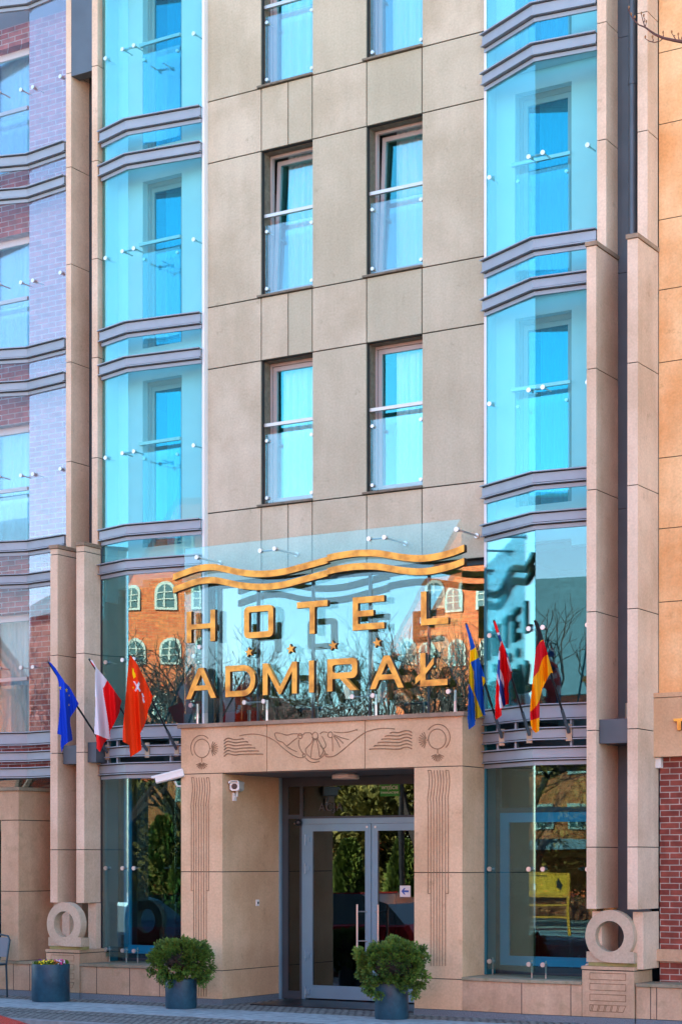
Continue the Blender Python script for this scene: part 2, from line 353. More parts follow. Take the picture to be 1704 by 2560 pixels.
# ================================================================== THE HOTEL
hotel = thing('hotel_building', (-11.9, 1.0, GZ), 'tall pale stone hotel facade with two glazed teal bays and a carved tan entrance portal', 'building')
XL, XR = -13.915, -9.955
COLS = [XL, -13.075, -12.328, -11.556, -10.799, XR]
def stone_panels():
    mb = MB(); g = .008; rnd = random.Random(3)
    def pan(x0, x1, z0, z1, tone=None):
        mb.box(x0+g, x1-g, 0, .08, z0+g, z1-g, 0, rnd.random()**2*.7 if tone is None else tone)
    for k in range(-1, 3):
        zs = 8.705+2.6*k          # sill joint of this row
        # spandrel below the sill joint
        z0, z1 = zs-.78, zs
        if k == -1: z0 = 5.22
        for x0, x1 in ((XL,-13.075),(-13.075,-12.678),(-12.678,-12.328),(-12.328,-11.556),(-11.556,-10.799),(-10.799,XR)): pan(x0, x1, z0, z1, .7 if (k > -1 and x0 > -11.6 and x0 < -11.5) else None)
        for x0, x1 in ((XL,-13.075),(-12.328,-11.556),(-10.799,XR)): pan(x0, x1, zs, zs+1.82, .5 if x0 == -12.328 else None)
    o = mb.build('stone_wall', M['wall_stone'], hotel)
    jb = MB()
    for k in range(-1, 3):
        zs = 8.705+2.6*k; z0 = zs-.78 if k > -1 else 5.22
        jb.box(XL, XR, .02, .19, z0, zs)
        for x0, x1 in ((XL,-13.075),(-12.328,-11.556),(-10.799,XR)):
            jb.box(x0+.001, x1-.001, .02, .19, zs, zs+1.82)
    jb.build('joint_backing', M['joint'], hotel)
    # window reveals lined with the same stone
    rb = MB()
    for k in range(-1, 3):
        zs = 8.705+2.6*k
        for x0, x1 in ((-13.075,-12.328),(-11.556,-10.799)):
            rb.box(x0-.006, x0+.004, .0805, .235, zs, zs+1.82); rb.box(x1-.004, x1+.006, .0805, .235, zs, zs+1.82)
            rb.box(x0+.004, x1-.004, .081, .235, zs+1.815, zs+1.83)
    rb.build('window_reveal', M['sill_stone'], hotel)
    return o
stone_panels()
def curtain_mesh(x0, x1, y, z0, z1, waves=7, amp=.022, seed=0):
    mb = MB(); n = 90; rnd = random.Random(seed); ph = rnd.random()*6
    vs = []
    for j in range(2):
        for i in range(n+1):
            t = i/n; a = amp*(math.sin(2*math.pi*waves*t+ph+.9*math.sin(5*t+ph))+.4*math.sin(2*math.pi*waves*2.3*t))
            vs.append((x0+(x1-x0)*t, y+a*(1 if j == 0 else .7), z0 if j == 0 else z1))
    mb.add(vs, [(i, i+1, n+2+i, n+1+i) for i in range(n)]); return mb
def rail_window(x0, x1, zs, tilt, seed, parent=hotel):
    """casement in its reveal, with handrail, glass guard and stone sill"""
    y = .20; zt = zs+1.82
    fr = MB()
    fr.box(x0+.004, x0+.034, y, y+.05, zs+.03, zt-.005); fr.box(x1-.034, x1-.004, y, y+.05, zs+.03, zt-.005)
    fr.box(x0+.034, x1-.034, y, y+.05, zt-.04, zt-.005); fr.box(x0+.034, x1-.034, y, y+.05, zs+.03, zs+.07)
    w_ = fr.build('window', M['frame_pale'], parent)
    def lean(mb):
        if tilt:
            a = R_(tilt); zb = zs+.08
            mb.v = [(v[0], y+.02+(v[1]-y-.02)*math.cos(a)+(v[2]-zb)*math.sin(a), zb+(v[2]-zb)*math.cos(a)-(v[1]-y-.02)*math.sin(a)) for v in mb.v]
        return mb
    sh = MB(); a0, a1, b0, b1 = x0+.04, x1-.04, zs+.075, zt-.045
    sh.box(a0, a0+.05, y+.012, y+.062, b0, b1); sh.box(a1-.05, a1, y+.012, y+.062, b0, b1)
    sh.box(a0+.05, a1-.05, y+.012, y+.062, b1-.055, b1); sh.box(a0+.05, a1-.05, y+.012, y+.062, b0, b0+.06)
    lean(sh).build('sash', M['frame_pale'], w_)
    lean(MB().box(a0+.05, a1-.05, y+.03, y+.036, b0+.06, b1-.055)).build('pane', M['window_glass'], w_)
    ins = (.10, .17, .13, .22, .09, .15)[seed % 6]
    curtain_mesh(x0+ins, x1+.1, y+(.26 if tilt else .13), zs+.03, zt+.1, (5, 8, 6, 9, 7, 5)[seed % 6], (.03, .018, .035, .022, .028, .02)[seed % 6], seed).build('curtain', M['curtain'], w_)
    MB().box(x0-.045, x1+.012, -.035, .2, zs+.004, zs+.028).build('sill', M['sill_stone'], w_)
    MB().box(x0+.0045, x1-.0045, .055, .10, zs+1.005, zs+1.045).build('handrail', M['steel_dull'], w_)
    MB().box(x0+.02, x1-.02, .075, .085, zs+.06, zs+.91).build('guard_glass', M['guard_glass'], w_)
    for cx in (x0+.045, x1-.045):
        for cz in (zs+.12, zs+.83):
            c = MB(); disc_y(c, cx, .062, cz, .022, .024); c.tube([(cx,.09,cz),(cx,.20,cz)], .006, 6); c.build('glass_clamp', M['steel'], w_)
    return w_
for k, tl, sd_ in ((-1, 0, 1), (0, 3.2, 2), (1, 0, 3)):
    rail_window(-13.075, -12.328, 8.705+2.6*k, tl, sd_*2)
    rail_window(-11.556, -10.799, 8.705+2.6*k, tl, sd_*2+1)

PR = [(-9.95, -.03), (-9.11, -.46), (-8.40, -.378)]
PL = [(-15.53, -.065), (-14.98, -.225), (-13.925, -.08)]
def facet_pt(P, Q, x, y):
    r = ray(x, y); dx, dy = Q[0]-P[0], Q[1]-P[1]
    t = (P[0]*dy-(P[1]+CD)*dx)/(r[0]*dy-r[1]*dx)
    return (r[0]*t, r[1]*t-CD, EYE+r[2]*t)
def seg_pane(mb, P, Q, z0, z1, gap=.006, th=.010, out=0):
    d = Vector((Q[0]-P[0], Q[1]-P[1], 0)); L = d.length; d /= L; n = Vector((d.y, -d.x, 0)); n = n if n.y < 0 else -n
    a = Vector((P[0], P[1], 0))+d*gap+n*out; b = Vector((Q[0], Q[1], 0))-d*gap+n*out; i = n*th
    vs = [(p.x, p.y, z) for z in (z0, z1) for p in (a, b, b-i, a-i)]
    mb.add(vs, [(0,3,2,1),(4,5,6,7),(0,1,5,4),(1,2,6,5),(2,3,7,6),(3,0,4,7)]); return mb
def glazed_bay(poly, side):
    """stack of band pairs with glass skins; side 'L' or 'R'"""
    def band(z0, z1, trim=True, top=True):
        b = MB()
        b.strip(poly, z0+.024, z1-.024, .0, .045)
        b.strip(poly, z1-.024, z1-.012, .0, .036, 1); b.strip(poly, z0+.012, z0+.024, .0, .036, 1)  # dark strips: shadow lines beside the flanges, put in as colour
        b.strip(poly, z1-.012, z1, -.02, .085)
        b.strip(poly, z0, z0+.012, -.02, .07)
        if trim: b.strip(poly, z0-.012, z0, -.01, .012, 1); b.strip(poly, z0-.055, z0-.012, -.01, .018)  # first strip is another shadow line in dark colour, above the glass
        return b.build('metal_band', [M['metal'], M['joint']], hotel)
    for k in range(4):
        o = 2.6*k
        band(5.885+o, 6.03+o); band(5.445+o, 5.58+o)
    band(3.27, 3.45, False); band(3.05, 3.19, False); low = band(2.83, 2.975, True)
    for fx in (.14, .32, .80):
        for z0, z1 in ((2.975, 3.05), (3.19, 3.27)):
            i = 0 if fx < .5 else 1; P, Q = poly[i], poly[i+1]; t = fx*2 if i == 0 else fx*2-1
            x = P[0]+(Q[0]-P[0])*t; y = P[1]+(Q[1]-P[1])*t
            MB().box(x-.012, x+.012, y-.03, y+.02, z0, z1).build('band_bracket', M['metal'], low)
    for i in range(2):
        P, Q = poly[i], poly[i+1]
        for k in range(4):
            o = 2.6*k
            z0, z1 = (3.45, 5.39) if k == 0 else (6.032-2.6+o, 7.99-2.6+o)
            bay = seg_pane(MB(), P, Q, z0, z1).build('glass_pane', M['bay_glass_low'] if k == 0 else M['bay_glass'], hotel)
            seg_pane(MB(), P, Q, 5.58+o, 5.832+o).build('transom_pane', M['bay_glass'], hotel)
            zc = (z0+z1)/2 + (-.05 if k else -.12)
            L = math.hypot(Q[0]-P[0], Q[1]-P[1]); ends = (.10, L-.10) if L > .3 else (L/2,)
            for e in ends:
                t = e/L; x = P[0]+(Q[0]-P[0])*t; y = P[1]+(Q[1]-P[1])*t
                c = MB(); disc_y(c, x, y-.02, zc, .027, .02); c.tube([(x,y,zc),(x+.0,y+.19,zc)], .009, 6)
                c.build('glass_clamp', M['steel'], bay)
            if i == 0:
                P2, Q2 = poly[1], poly[2]; L2 = math.hypot(Q2[0]-P2[0], Q2[1]-P2[1])
                a1 = (Q[0]-(Q[0]-P[0])*.10/L, Q[1]-(Q[1]-P[1])*.10/L+.03, zc); a2 = (P2[0]+(Q2[0]-P2[0])*.10/L2, P2[1]+(Q2[1]-P2[1])*.10/L2+.03, zc)
                MB().tube([a1, (Q[0], Q[1]+.03, zc), a2], .014, 6).build('clamp_bar', M['steel'], bay)
        # ground floor skin
        bay = seg_pane(MB(), P, Q, .47, 2.775).build('glass_pane', M['ground_glass'], hotel)
        L = math.hypot(Q[0]-P[0], Q[1]-P[1])
        for zc in (1.62, .56):
            for e in (.10, L-.10):
                t = e/L; x = P[0]+(Q[0]-P[0])*t; y = P[1]+(Q[1]-P[1])*t
                c = MB(); disc_y(c, x, y-.02, zc, .027, .02); c.tube([(x,y,zc),(x,y+.09,zc)], .008, 6)
                if zc < 1: c.tube([(x, y+.06, .40), (x, y+.06, .60)], .009, 6)
                c.build('glass_clamp', M['steel'], bay)
glazed_bay(PR, 'R'); glazed_bay(PL, 'L')
# inner painted walls with windows behind the bay glass
def bay_inner(x0, x1, wx0, wx1, nm, wl):
    y = .20
    mb = MB()
    for k in range(1, 4):
        zs = 8.705+2.6*(k-2); z0, z1 = zs+.05, zs+1.875
        mb.box(wx0, wx1, y, y+.15, zs-.725, zs-.3)
    mb.box(x0, wx0, y, y+.15, 5.3, 15.1); mb.box(wx1, x1, y, y+.15, 5.3, 15.1)
    o = mb.build('inner_wall', M['paint_white'], hotel)
    MB().box(x0-.004, x0+.03, -.04, y-.002, 5.1, 14.8).build('bay_side_wall', M['paint_white'], hotel)
    MB().box(x0-.004, x0+.026, -.04, y-.002, .404, 5.09).build('bay_side_wall', M['teal_paint'], hotel)
    MB().box(x1-.03, x1+.004, -.0, y-.002, 5.25, 14.8).build('bay_side_wall', M['paint_white'], hotel)
    sl_ = MB()
    for k in range(0, 4):
        sl_.box(x0+.03, x1-.03, .0, .199, 5.60+2.6*k, 5.62+2.6*k)
    sl_.build('bay_floor_plate', M['paint_white'], hotel)
    for k in range(1, 4):
        zs = 8.705+2.6*(k-2)-.3; zt = 8.705+2.6*(k-2)+1.875
        f = MB(); yy = y+.11
        f.box(wx0, wx0+.05, yy, yy+.05, zs, zt); f.box(wx1-.05, wx1, yy, yy+.05, zs, zt); f.box(wx0+.05, wx1-.05, yy, yy+.05, zt-.06, zt)
        f.box(wx0+.05, wx0+.10, yy+.012, yy+.06, zs, zt-.06); f.box(wx1-.10, wx1-.05, yy+.012, yy+.06, zs, zt-.06); f.box(wx0+.10, wx1-.10, yy+.012, yy+.06, zt-.12, zt-.06)
        w_ = f.build('window', M['frame_pale'], hotel)
        MB().box(wx0+.10, wx1-.10, yy+.03, yy+.036, zs, zt-.12).build('pane', M['room_glass'], w_)
        curtain_mesh(wx0+.2, wx1+.05, yy+.14, zs, zt, 6, .02, k).build('curtain', M['curtain'], w_)
        zr = zs+1.33
        MB().box(wx0-.03, wx1-.001, y-.045, y-.004, zr, zr+.04).build('handrail', M['steel_dull'], w_)
        MB().box(wx0+.02, wx1-.02, y-.02, y-.012, zs+.05, zr-.10).build('guard_glass', M['guard_glass'], w_)
        for cx in (wx0+.05, wx1-.05):
            c = MB(); disc_y(c, cx, y-.03, zr-.18, .02, .02); c.build('glass_clamp', M['steel'], w_)
bay_inner(-15.50, -13.92, -15.07, -14.44, 'L', -15.1); bay_inner(-9.955, -8.20, -9.68, -8.97, 'R', -9.7)
# white closing strip beside the left bay
MB().box(-13.921, -13.885, -.075, .0005, 3.42, 14.8).build('corner_trim', M['white'], hotel)
# floor slabs / back body
for z in (5.30, 8.02, 10.62, 13.22):
    MB().box(-16.0, -8.0, .36, 1.9, z, z+.2).build('floor_slab', M['interior_wall'], hotel)
MB().box(-16.1, -7.8, 1.9, 11, GZ, 15.2).build('rear_block', M['interior_wall'], hotel)
MB().box(-16.15, -7.8, -.05, 11, 15.2, 15.5).build('roof', M['metal_panel'], hotel)
sm = MB()
for x in (-15.96, -13.93, -12.0, -9.95, -8.1): sm.box(x-.03, x+.03, .37, 1.9, 3.4, 15.2)
sm.box(-8.13, -8.07, .0, .36, GZ, 15.2)
sm.build('partition_wall', M['interior_wall'], hotel)

# big first floor glazing behind the sign
gl = MB()
gl.box(XL, XR, .10, .16, 5.16, 5.219)
for x in (-13.88, -13.2, -12.39, -11.58, -10.77, -9.985): gl.box(x-.010, x+.010, .10, .16, 3.46, 5.16)
gl.box(XL, XR, .10, .16, 3.40, 3.46)
glz = gl.build('first_floor_glazing', M['metal_dark'], hotel)
xs = [-13.88, -13.2, -12.39, -11.58, -10.77, -9.985]
for a, b in zip(xs, xs[1:]):
    MB().box(a+.011, b-.011, .125, .133, 3.462, 5.158).build('pane', M['glaze_dark'], glz)
bl = MB()
for a in (-13.6, -12.9, -11.9, -11.1): bl.box(a, a+.16, .9, .95, 3.4, 5.2)
bl.build('blind', M['interior_wall'], glz)

# stone fins
def fin(x0, x1, yf, yb, z0, z1, joints, cap=True, stub=None):
    mb = MB(); zz = [z0]+sorted(j for j in joints if z0+.05 < j < z1-.05)+[z1]
    for a, b in zip(zz, zz[1:]):
        mb.box(x0, x1, yf, yf+.045, a+.005, b-.005)              # face slab
        mb.box(x0+.004, x1-.004, yf+.0505, yb, a+.005, b-.005)   # return slabs
    o = mb.build('stone_fin', M['fin_stone'], hotel)
    MB().box(x0+.012, x1-.012, yf+.012, yb-.01, z0+.01, z1-.01).build('joint_backing', M['joint'], o)
    if cap: MB().box(x0-.012, x1+.012, yf-.02, yb-.0, z1, z1+.045).build('cap', M['cap_stone'], o)
    return o
JL = [1.86, 3.12, 4.40, 5.715, 7.02]
JU = [6.98, 8.29, 9.58, 10.86, 12.1, 13.4]
def X_at(px, Y): return at(px, 1000, Y)[0]
YLU, YLL, YRU, YRL = -.12, -.40, -.42, -.70
# left pair
xC0, xC1 = at(126.5, 2200, YLL)[0], at(144.5, 2200, YLL)[0]; xD0, xD1 = at(191.5, 2200, YLL)[0], at(211, 2200, YLL)[0]
zb = at(130, 2257, YLL)[1]; zt = at(130, 1372, YLL)[1]
fin(xC0, xC1, YLL, .26, zb, zt, JL); fin(xD0, xD1, YLL, -.06, zb, zt, JL)
fin(xC0+.03, xC1-.005, YLU, .26, zt+.045, 15, JU, False); fin(xD0+.03, xD1-.005, YLU, .05, zt+.045, 15, JU, False)
# right pair
xA0, xA1 = at(1465, 2200, YRL)[0], at(1489, 2200, YRL)[0]; xB0, xB1 = at(1567, 2200, YRL)[0], at(1593, 2200, YRL)[0]
zb2 = at(1470, 2273, YRL)[1]; zt2 = at(1470, 616, YRL)[1]
fin(xA0, xA1, YRL, -.10, zb2, zt2, JL+[8.3]); fin(xB0, xB1, YRL, -.11, zb2, zt2, JL+[8.3])
fin(xA0+.0, xA1-.005, YRU, -.08, zt2+.045, 15, JU, False); fin(xB0+.0, xB1-.005, YRU, -.11, zt2+.045, 15, JU, False)
# narrow stub columns below the fins, and the dark recess panels between them
for x0, x1, yf, yb in ((xC0, xC1, -.16, .26), (xD0, xD1, -.16, -.06), (xA0, xA1, -.55, -.10), (xB0, xB1, -.55, -.11)):
    MB().box(x0, x1, yf, yb, .55, zb-.004).build('fin_stub', M['fin_stone'], hotel)
MB().box(xC1-.02, xD0+.02, .265, .30, .5, 15).build('recess_panel', M['metal_dark'], hotel)
mbp = MB()
for z0 in (.5, 3.0, 5.6, 8.2, 10.8, 13.4): mbp.box(xA1-.02, xB0+.02, -.098, -.06, z0, z0+2.594)
for z0 in (3.0, 5.6, 8.2, 10.8): disc_y(mbp, (xA1+xB0)/2-.05, -.10, z0+.02, .008, .01, 8)
mbp.build('recess_panel', M['metal_panel'], hotel)
MB().box(xC1, xD0+.03, YLU-.0, .05, 12.05, 14.9).build('upper_recess_panel', M['metal_panel'], hotel)
# downpipe
x0 = at(1580, 300, -.2)[0]
dp = MB(); dp.tube([(x0,-.2,6.9),(x0,-.2,15)], .045, 16)
for z in (8.36, 10.2, 12.3): dp.tube([(x0,-.2,z),(x0,-.2,z+.07)], .051, 16)
dp.build('downpipe', M['metal_panel'], hotel, smooth=True)
# small gutter boxes between fins
P1 = at(1512, 1812, -.5)
gb = MB(); xa = xA1+.002; xb = xB0-.002
gb.box(xa, xb, -.62, -.10, 2.98, 3.24); gb.build('gutter_box', M['metal_panel'], hotel)
MB().tube([(xB0-.10,-.4,3.24),(xB0-.10,-.4,3.42)], .05, 14).build('downpipe', M['steel_dull'], hotel, smooth=True)
MB().box(xC1+.03, xD0-.002, -.32, .05, 2.98, 3.22).build('gutter_box', M['metal_panel'], hotel)
MB().box(xD1+.002, xD1+.14, -.33, -.06, 2.99, 3.25).build('gutter_box', M['metal_panel'], hotel)

# ------------------------------------------------------------------ entrance portal
PX = (-13.877, -13.255, -10.577, -9.957); YF = -.58; YD = .70
pm = MB(); g = .005
for (a, b) in ((PX[0], PX[1]), (PX[2], PX[3])):
    for z0, z1 in ((.02, .372), (.372, 1.58), (1.58, 2.785)):
        pm.box(a, b, YF, YF+.05, z0+g, z1-g)
xl1, xl2 = at(667, 1850, YF)[0], at(912, 1850, YF)[0]
for a, b in ((PX[0], xl1), (xl1, xl2), (xl2, PX[3])):
    pm.box(a+(g if a > PX[0] else 0), b-(g if b < PX[3] else 0), YF, YF+.05, 2.785+g, 3.35)
# side returns
for xs_, d in ((PX[1], -1), (PX[2], 1), (PX[3], -1), (PX[0], 1)):
    yb = YD if xs_ in (PX[1], PX[2]) else (-.001)
    ym = YF+.052
    for z0, z1 in ((.02, .372), (.372, 1.58), (1.58, 2.785)):
        if xs_ in (PX[1], PX[2]):
            yj = .0
            pm.box(xs_, xs_+d*.05, ym, yj-.001, z0+g, z1-g); pm.box(xs_, xs_+d*.05, yj+.001, yb, z0+g, z1-g)
        else: pm.box(xs_, xs_+d*.05, ym, yb, z0+g, z1-g)
    if xs_ in (PX[0], PX[3]): pm.box(xs_, xs_+d*.05, ym, yb, 2.785+g, 3.35)
portal = pm.build('entrance_portal', M['warm_stone'], hotel)
MB().box(PX[0]+.01, PX[1]-.01, YF+.01, YD-.002, .0, 2.80).build('joint_backing', M['joint'], portal)
MB().box(PX[2]+.01, PX[3]-.01, YF+.01, .0, .0, 2.80).build('joint_backing', M['joint'], portal)
MB().box(PX[2]+.01, PX[3]-.06, .002, YD-.002, .0, 2.80).build('joint_backing', M['joint'], portal)
MB().box(PX[0]+.051, PX[3]-.051, YF+.051, .09, 2.80, 3.345).build('portal_slab', M['joint'], portal)
MB().box(PX[0]+.03, PX[3]-.03, YF+.06, YD+.2, 2.775, 2.799).build('soffit', M['interior_wall'], portal)
cp = MB(); cp.box(PX[0]-.035, PX[3]+.035, YF-.035, .098, 3.351, 3.398); cp.build('cornice', M['cap_stone'], portal)
for (a, b) in ((PX[0], PX[1]), (PX[2], PX[3])): MB().box(a-.003, b+.003, YF-.012, YD+.02, GZ-.02, .02).build('plinth', M['granite'], portal)
# carved relief on lintel and pilasters
YG = YF-.002
def carve(name, conv, lines, r=.0062, parent=portal):
    mb = MB()
    for ln in lines:
        pts = []
        for a, b in ln:
            x, y = conv(a, b); X, Z = at(x, y, YF); pts.append((X, YG, Z))
        # smooth the traced line a little
        sm_ = []
        n = len(pts)
        for i in range(n-1):
            p0 = Vector(pts[max(i-1,0)]); p1 = Vector(pts[i]); p2 = Vector(pts[i+1]); p3 = Vector(pts[min(i+2,n-1)])
            st = 4 if n > 2 else 1
            for k in range(st):
                t = k/st
                sm_.append(.5*((2*p1)+(-p0+p2)*t+(2*p0-5*p1+4*p2-p3)*t*t+(-p0+3*p1-3*p2+p3)*t**3))
        sm_.append(Vector(pts[-1]))
        mb.tube(sm_, r, 6)
    return mb.build(name, M['groove'], parent)
cL = zoomed(440, 1780, 4.1263); cR = zoomed(800, 1780, 4.1263)
def arc(cx, cy, rx, ry, a0, a1, n=16): return [(cx+rx*math.cos(R_(a0+(a1-a0)*i/n)), cy-ry*math.sin(R_(a0+(a1-a0)*i/n))) for i in range(n+1)]
# laurel rings
L1 = [arc(268, 375, 80, 95, 0, 360, 24), arc(262, 372, 107, 132, 48, 215, 14)]
for k in range(9):
    a = R_(200+k*17.5); L1.append([(268+12*math.cos(a), 520-14*math.sin(a)), (268+62*math.cos(a), 520-72*math.sin(a))])
for k in range(9):
    a = R_(-72+k*18); L1.append([(362+12*math.cos(a), 380-16*math.sin(a)), (362+72*math.cos(a), 380-78*math.sin(a))])
L1 += [[(268, 470), (268, 520)], [(345, 378), (365, 378)]]
carve('carved_ring', cL, L1, .0055)
L2 = [arc(1205, 278, 90, 103, 0, 360, 24), arc(1215, 262, 122, 135, 145, -50, 16)]
for k in range(9):
    a = R_(200+k*17.5); L2.append([(1210+12*math.cos(a), 430-14*math.sin(a)), (1210+68*math.cos(a), 430-82*math.sin(a))])
for k in range(9):
    a = R_(108+k*18); L2.append([(1095+12*math.cos(a), 290-16*math.sin(a)), (1095+80*math.cos(a), 290-86*math.sin(a))])
L2 += [[(1210, 380), (1210, 428)], [(1115, 290), (1090, 290)]]
carve('carved_ring', cR, L2, .0055)
W1 = []
for i, xe in enumerate((700, 745, 780, 818, 852, 893)):
    y = 290+i*32; W1.append([(497, y+8), (520, y-14), (550, y-20), (610, y-6), (680, y-14), (xe-20, y-18), (xe, y-10)])
carve('carved_waves', cL, W1, .0075)
W2 = []
for i, xs_ in enumerate((722, 670, 632, 594, 555, 510)):
    y = 212+i*34; W2.append([(xs_, y+6), (xs_+20, y-2), ((xs_+800)/2, y-4), (810, y), (860, y-16), (905, y-20), (945, y-2)])
carve('carved_waves', cR, W2, .0075)
WG = [[(655,245),(740,230),(830,228),(940,255),(1030,305),(1110,375),(1190,435),(1260,468),(1310,468),(1335,450),(1325,430),(1305,445),(1312,462)],
      [(1020,240),(1025,215),(1080,220),(1140,238),(1200,225),(1255,225)], [(1020,240),(1045,290),(1095,310),(1110,320)], [(1110,320),(1150,360),(1190,385),(1245,410)],
      [(1250,268),(1205,300),(1165,335),(1145,352),(1175,375)], [(1268,285),(1265,330),(1285,390),(1315,432)], [(1262,240),(1310,235),(1330,215),(1385,215),(1400,235)],
      arc(1280,248,22,27,0,360,14), arc(1435,243,28,34,0,360,14), arc(1435,243,34,42,200,340,8),
      [(1412,278),(1395,320),(1335,380)],[(1425,285),(1400,370),(1390,465)],[(1448,285),(1470,380),(1480,460)],[(1460,280),(1500,350),(1540,420)],
      [(1335,380),(1345,430),(1385,468),(1400,480),(1440,488),(1480,480),(1515,455),(1540,420)], [(1335,470),(1370,505),(1420,520),(1480,508)]]
carve('carved_shell', cL, WG, .0058)
WG2 = [[(770,175),(700,168),(620,170),(540,185),(465,212),(380,270),(300,335),(230,395),(150,452),(80,462),(55,450),(65,432),(80,445)],
      [(380,180),(300,205),(210,212),(140,205)], [(380,180),(378,195)], arc(105,235,24,30,0,360,14),[(125,260),(128,330),(130,405)],[(140,250),(175,300),(205,365)],[(145,245),(195,280),(240,325)],[(145,235),(220,265),(295,285)],
      [(0,225),(30,205),(75,210)],[(0,345),(35,400),(0,465)],[(20,250),(45,300),(60,350),(35,380)]]
carve('carved_shell', cR, WG2, .0058)
def flutes(conv, xs_, ytop, ystr, ybot, outer, amp):
    ls = []
    n = len(xs_)
    for i, x in enumerate(xs_):
        yb = outer if i in (0, n-1) else ybot
        h = ystr-ytop
        ls.append([(x+amp*.2, ytop), (x+amp, ytop+h*.25), (x+amp*.5, ytop+h*.5), (x-amp*.3, ytop+h*.75), (x, ystr), (x, (ystr+yb)/2), (x, yb)])
    ls.append([(xs_[0]-2, ytop), (xs_[1], ytop)]); ls.append([(xs_[-2], ytop), (xs_[-1], ytop)])
    ls.append([(xs_[0], outer), (xs_[1]-3, outer)]); ls.append([(xs_[-1], outer), (xs_[-2]+3, outer)])
    carve('carved_fluting', conv, ls, .005)
flutes(zoomed(240, 1880, 3.928), [938, 961, 985, 1010, 1035, 1060, 1085, 1108], 252, 620, 2400, 1362, 12)
flutes(zoomed(852, 1860, 1.8404), [400, 413, 426, 440, 453, 466, 480, 493], 121, 300, 1022, 688, 6)

# ------------------------------------------------------------------ entrance doors
ef = MB(); Y0 = YD
ef.box(-13.255, -13.225, Y0-.03, Y0+.04, GZ, 2.774, 1)
ef.box(-13.225, -13.14, Y0, Y0+.06, GZ+.01, 2.774); ef.box(-12.958, -12.917, Y0, Y0+.06, GZ+.01, 2.774)
ef.box(-13.14, -12.958, Y0, Y0+.06, GZ+.01, .06); ef.box(-13.14, -12.958, Y0, Y0+.06, 2.25, 2.30); ef.box(-13.14, -10.6, Y0+.001, Y0+.06, 2.66, 2.774)
ef.box(-12.917, -10.85, Y0, Y0+.06, 2.25, 2.275)
ef.box(-12.917, -12.86, Y0-.012, Y0+.06, GZ+.01, 2.249, 2); ef.box(-10.93, -10.87, Y0-.012, Y0+.06, GZ+.01, 2.249, 2)
ef.box(-12.86, -10.93, Y0-.012, Y0+.06, 2.18, 2.249, 2)
ef.box(-10.87, -10.83, Y0, Y0+.06, GZ+.01, 2.249); ef.box(-10.62, -10.58, Y0, Y0+.06, GZ+.01, 2.66)
door = ef.build('entrance_screen', [M['metal_dark'], M['alu'], M['alu']], hotel)
MB().box(-13.14, -12.958, Y0+.02, Y0+.028, .06, 2.25).build('side_pane', M['door_glass'], door)
MB().box(-13.14, -12.958, Y0+.02, Y0+.028, 2.30, 2.66).build('side_pane', M['door_glass'], door)
MB().box(-10.83, -10.62, Y0+.02, Y0+.028, GZ+.02, 2.66).build('side_pane', M['door_glass'], door)
MB().box(-12.917, -10.83, Y0+.02, Y0+.028, 2.275, 2.66).build('transom_pane', M['door_glass'], door)
def leaf(x0, x1, hs):
    mb = MB(); s1 = .10; y = Y0-.02
    mb.box(x0, x0+(s1 if hs < 0 else .085), y, y+.05, GZ+.03, 2.176); mb.box(x1-(s1 if hs > 0 else .085), x1, y, y+.05, GZ+.03, 2.176)
    a, b = x0+(s1 if hs < 0 else .085), x1-(s1 if hs > 0 else .085)
    mb.box(a, b, y, y+.05, 2.088, 2.176); mb.box(a, b, y, y+.05, GZ+.03, .145)
    o = mb.build('door_leaf', M['alu'], door)
    MB().box(a, b, y+.02, y+.028, .145, 2.088).build('pane', M['door_glass'], o)
    hx = b-.06 if hs < 0 else a+.06
    sx = b+.03 if hs < 0 else a-.03
    h = MB(); h.tube([(hx, y-.09, .62), (hx, y-.09, 1.175)], .014, 12)
    for z in (.72, 1.085): h.tube([(hx, y-.09, z), (sx, y-.0, z)], .008, 8)
    h.build('handle', M['steel'], o, smooth=True)
    c = MB(); disc_y(c, sx-.03*hs*-1 if False else sx, y-.004, 2.135, .014, .012, 12); c.build('lock', M['steel'], o)
    hxx = x0 if hs < 0 else x1
    for z in (1.98, 1.62, .52, .06):
        c = MB(); c.tube([(hxx, y-.012, z-.07), (hxx, y-.012, z+.07)], .014, 8); c.box(hxx, hxx+.07*(-hs), y-.02, y, z-.03, z+.03); c.build('hinge', M['alu'], o)
leaf(-12.857, -11.897, -1); leaf(-11.887, -10.933, 1)
# lobby seen dimly behind the doors
lb = MB(); lb.box(-13.9, -9.9, 1.895, 1.899, GZ, 2.9); lb.box(-13.9, -9.9, Y0+.07, 1.9, GZ-.01, GZ+.005); lb.box(-13.9, -9.9, Y0+.21, 1.9, 2.78, 2.9)
lb.build('lobby', M['interior'], hotel)
lb = MB(); lb.box(-12.7, -12.55, 1.3, 1.34, .0, .75); lb.box(-11.3, -11.0, 1.5, 1.54, GZ, .9); lb.box(-11.9, -11.86, 1.2, 1.24, GZ, 2.4)
lb.build('lobby_furniture', M['interior_wall'], hotel)

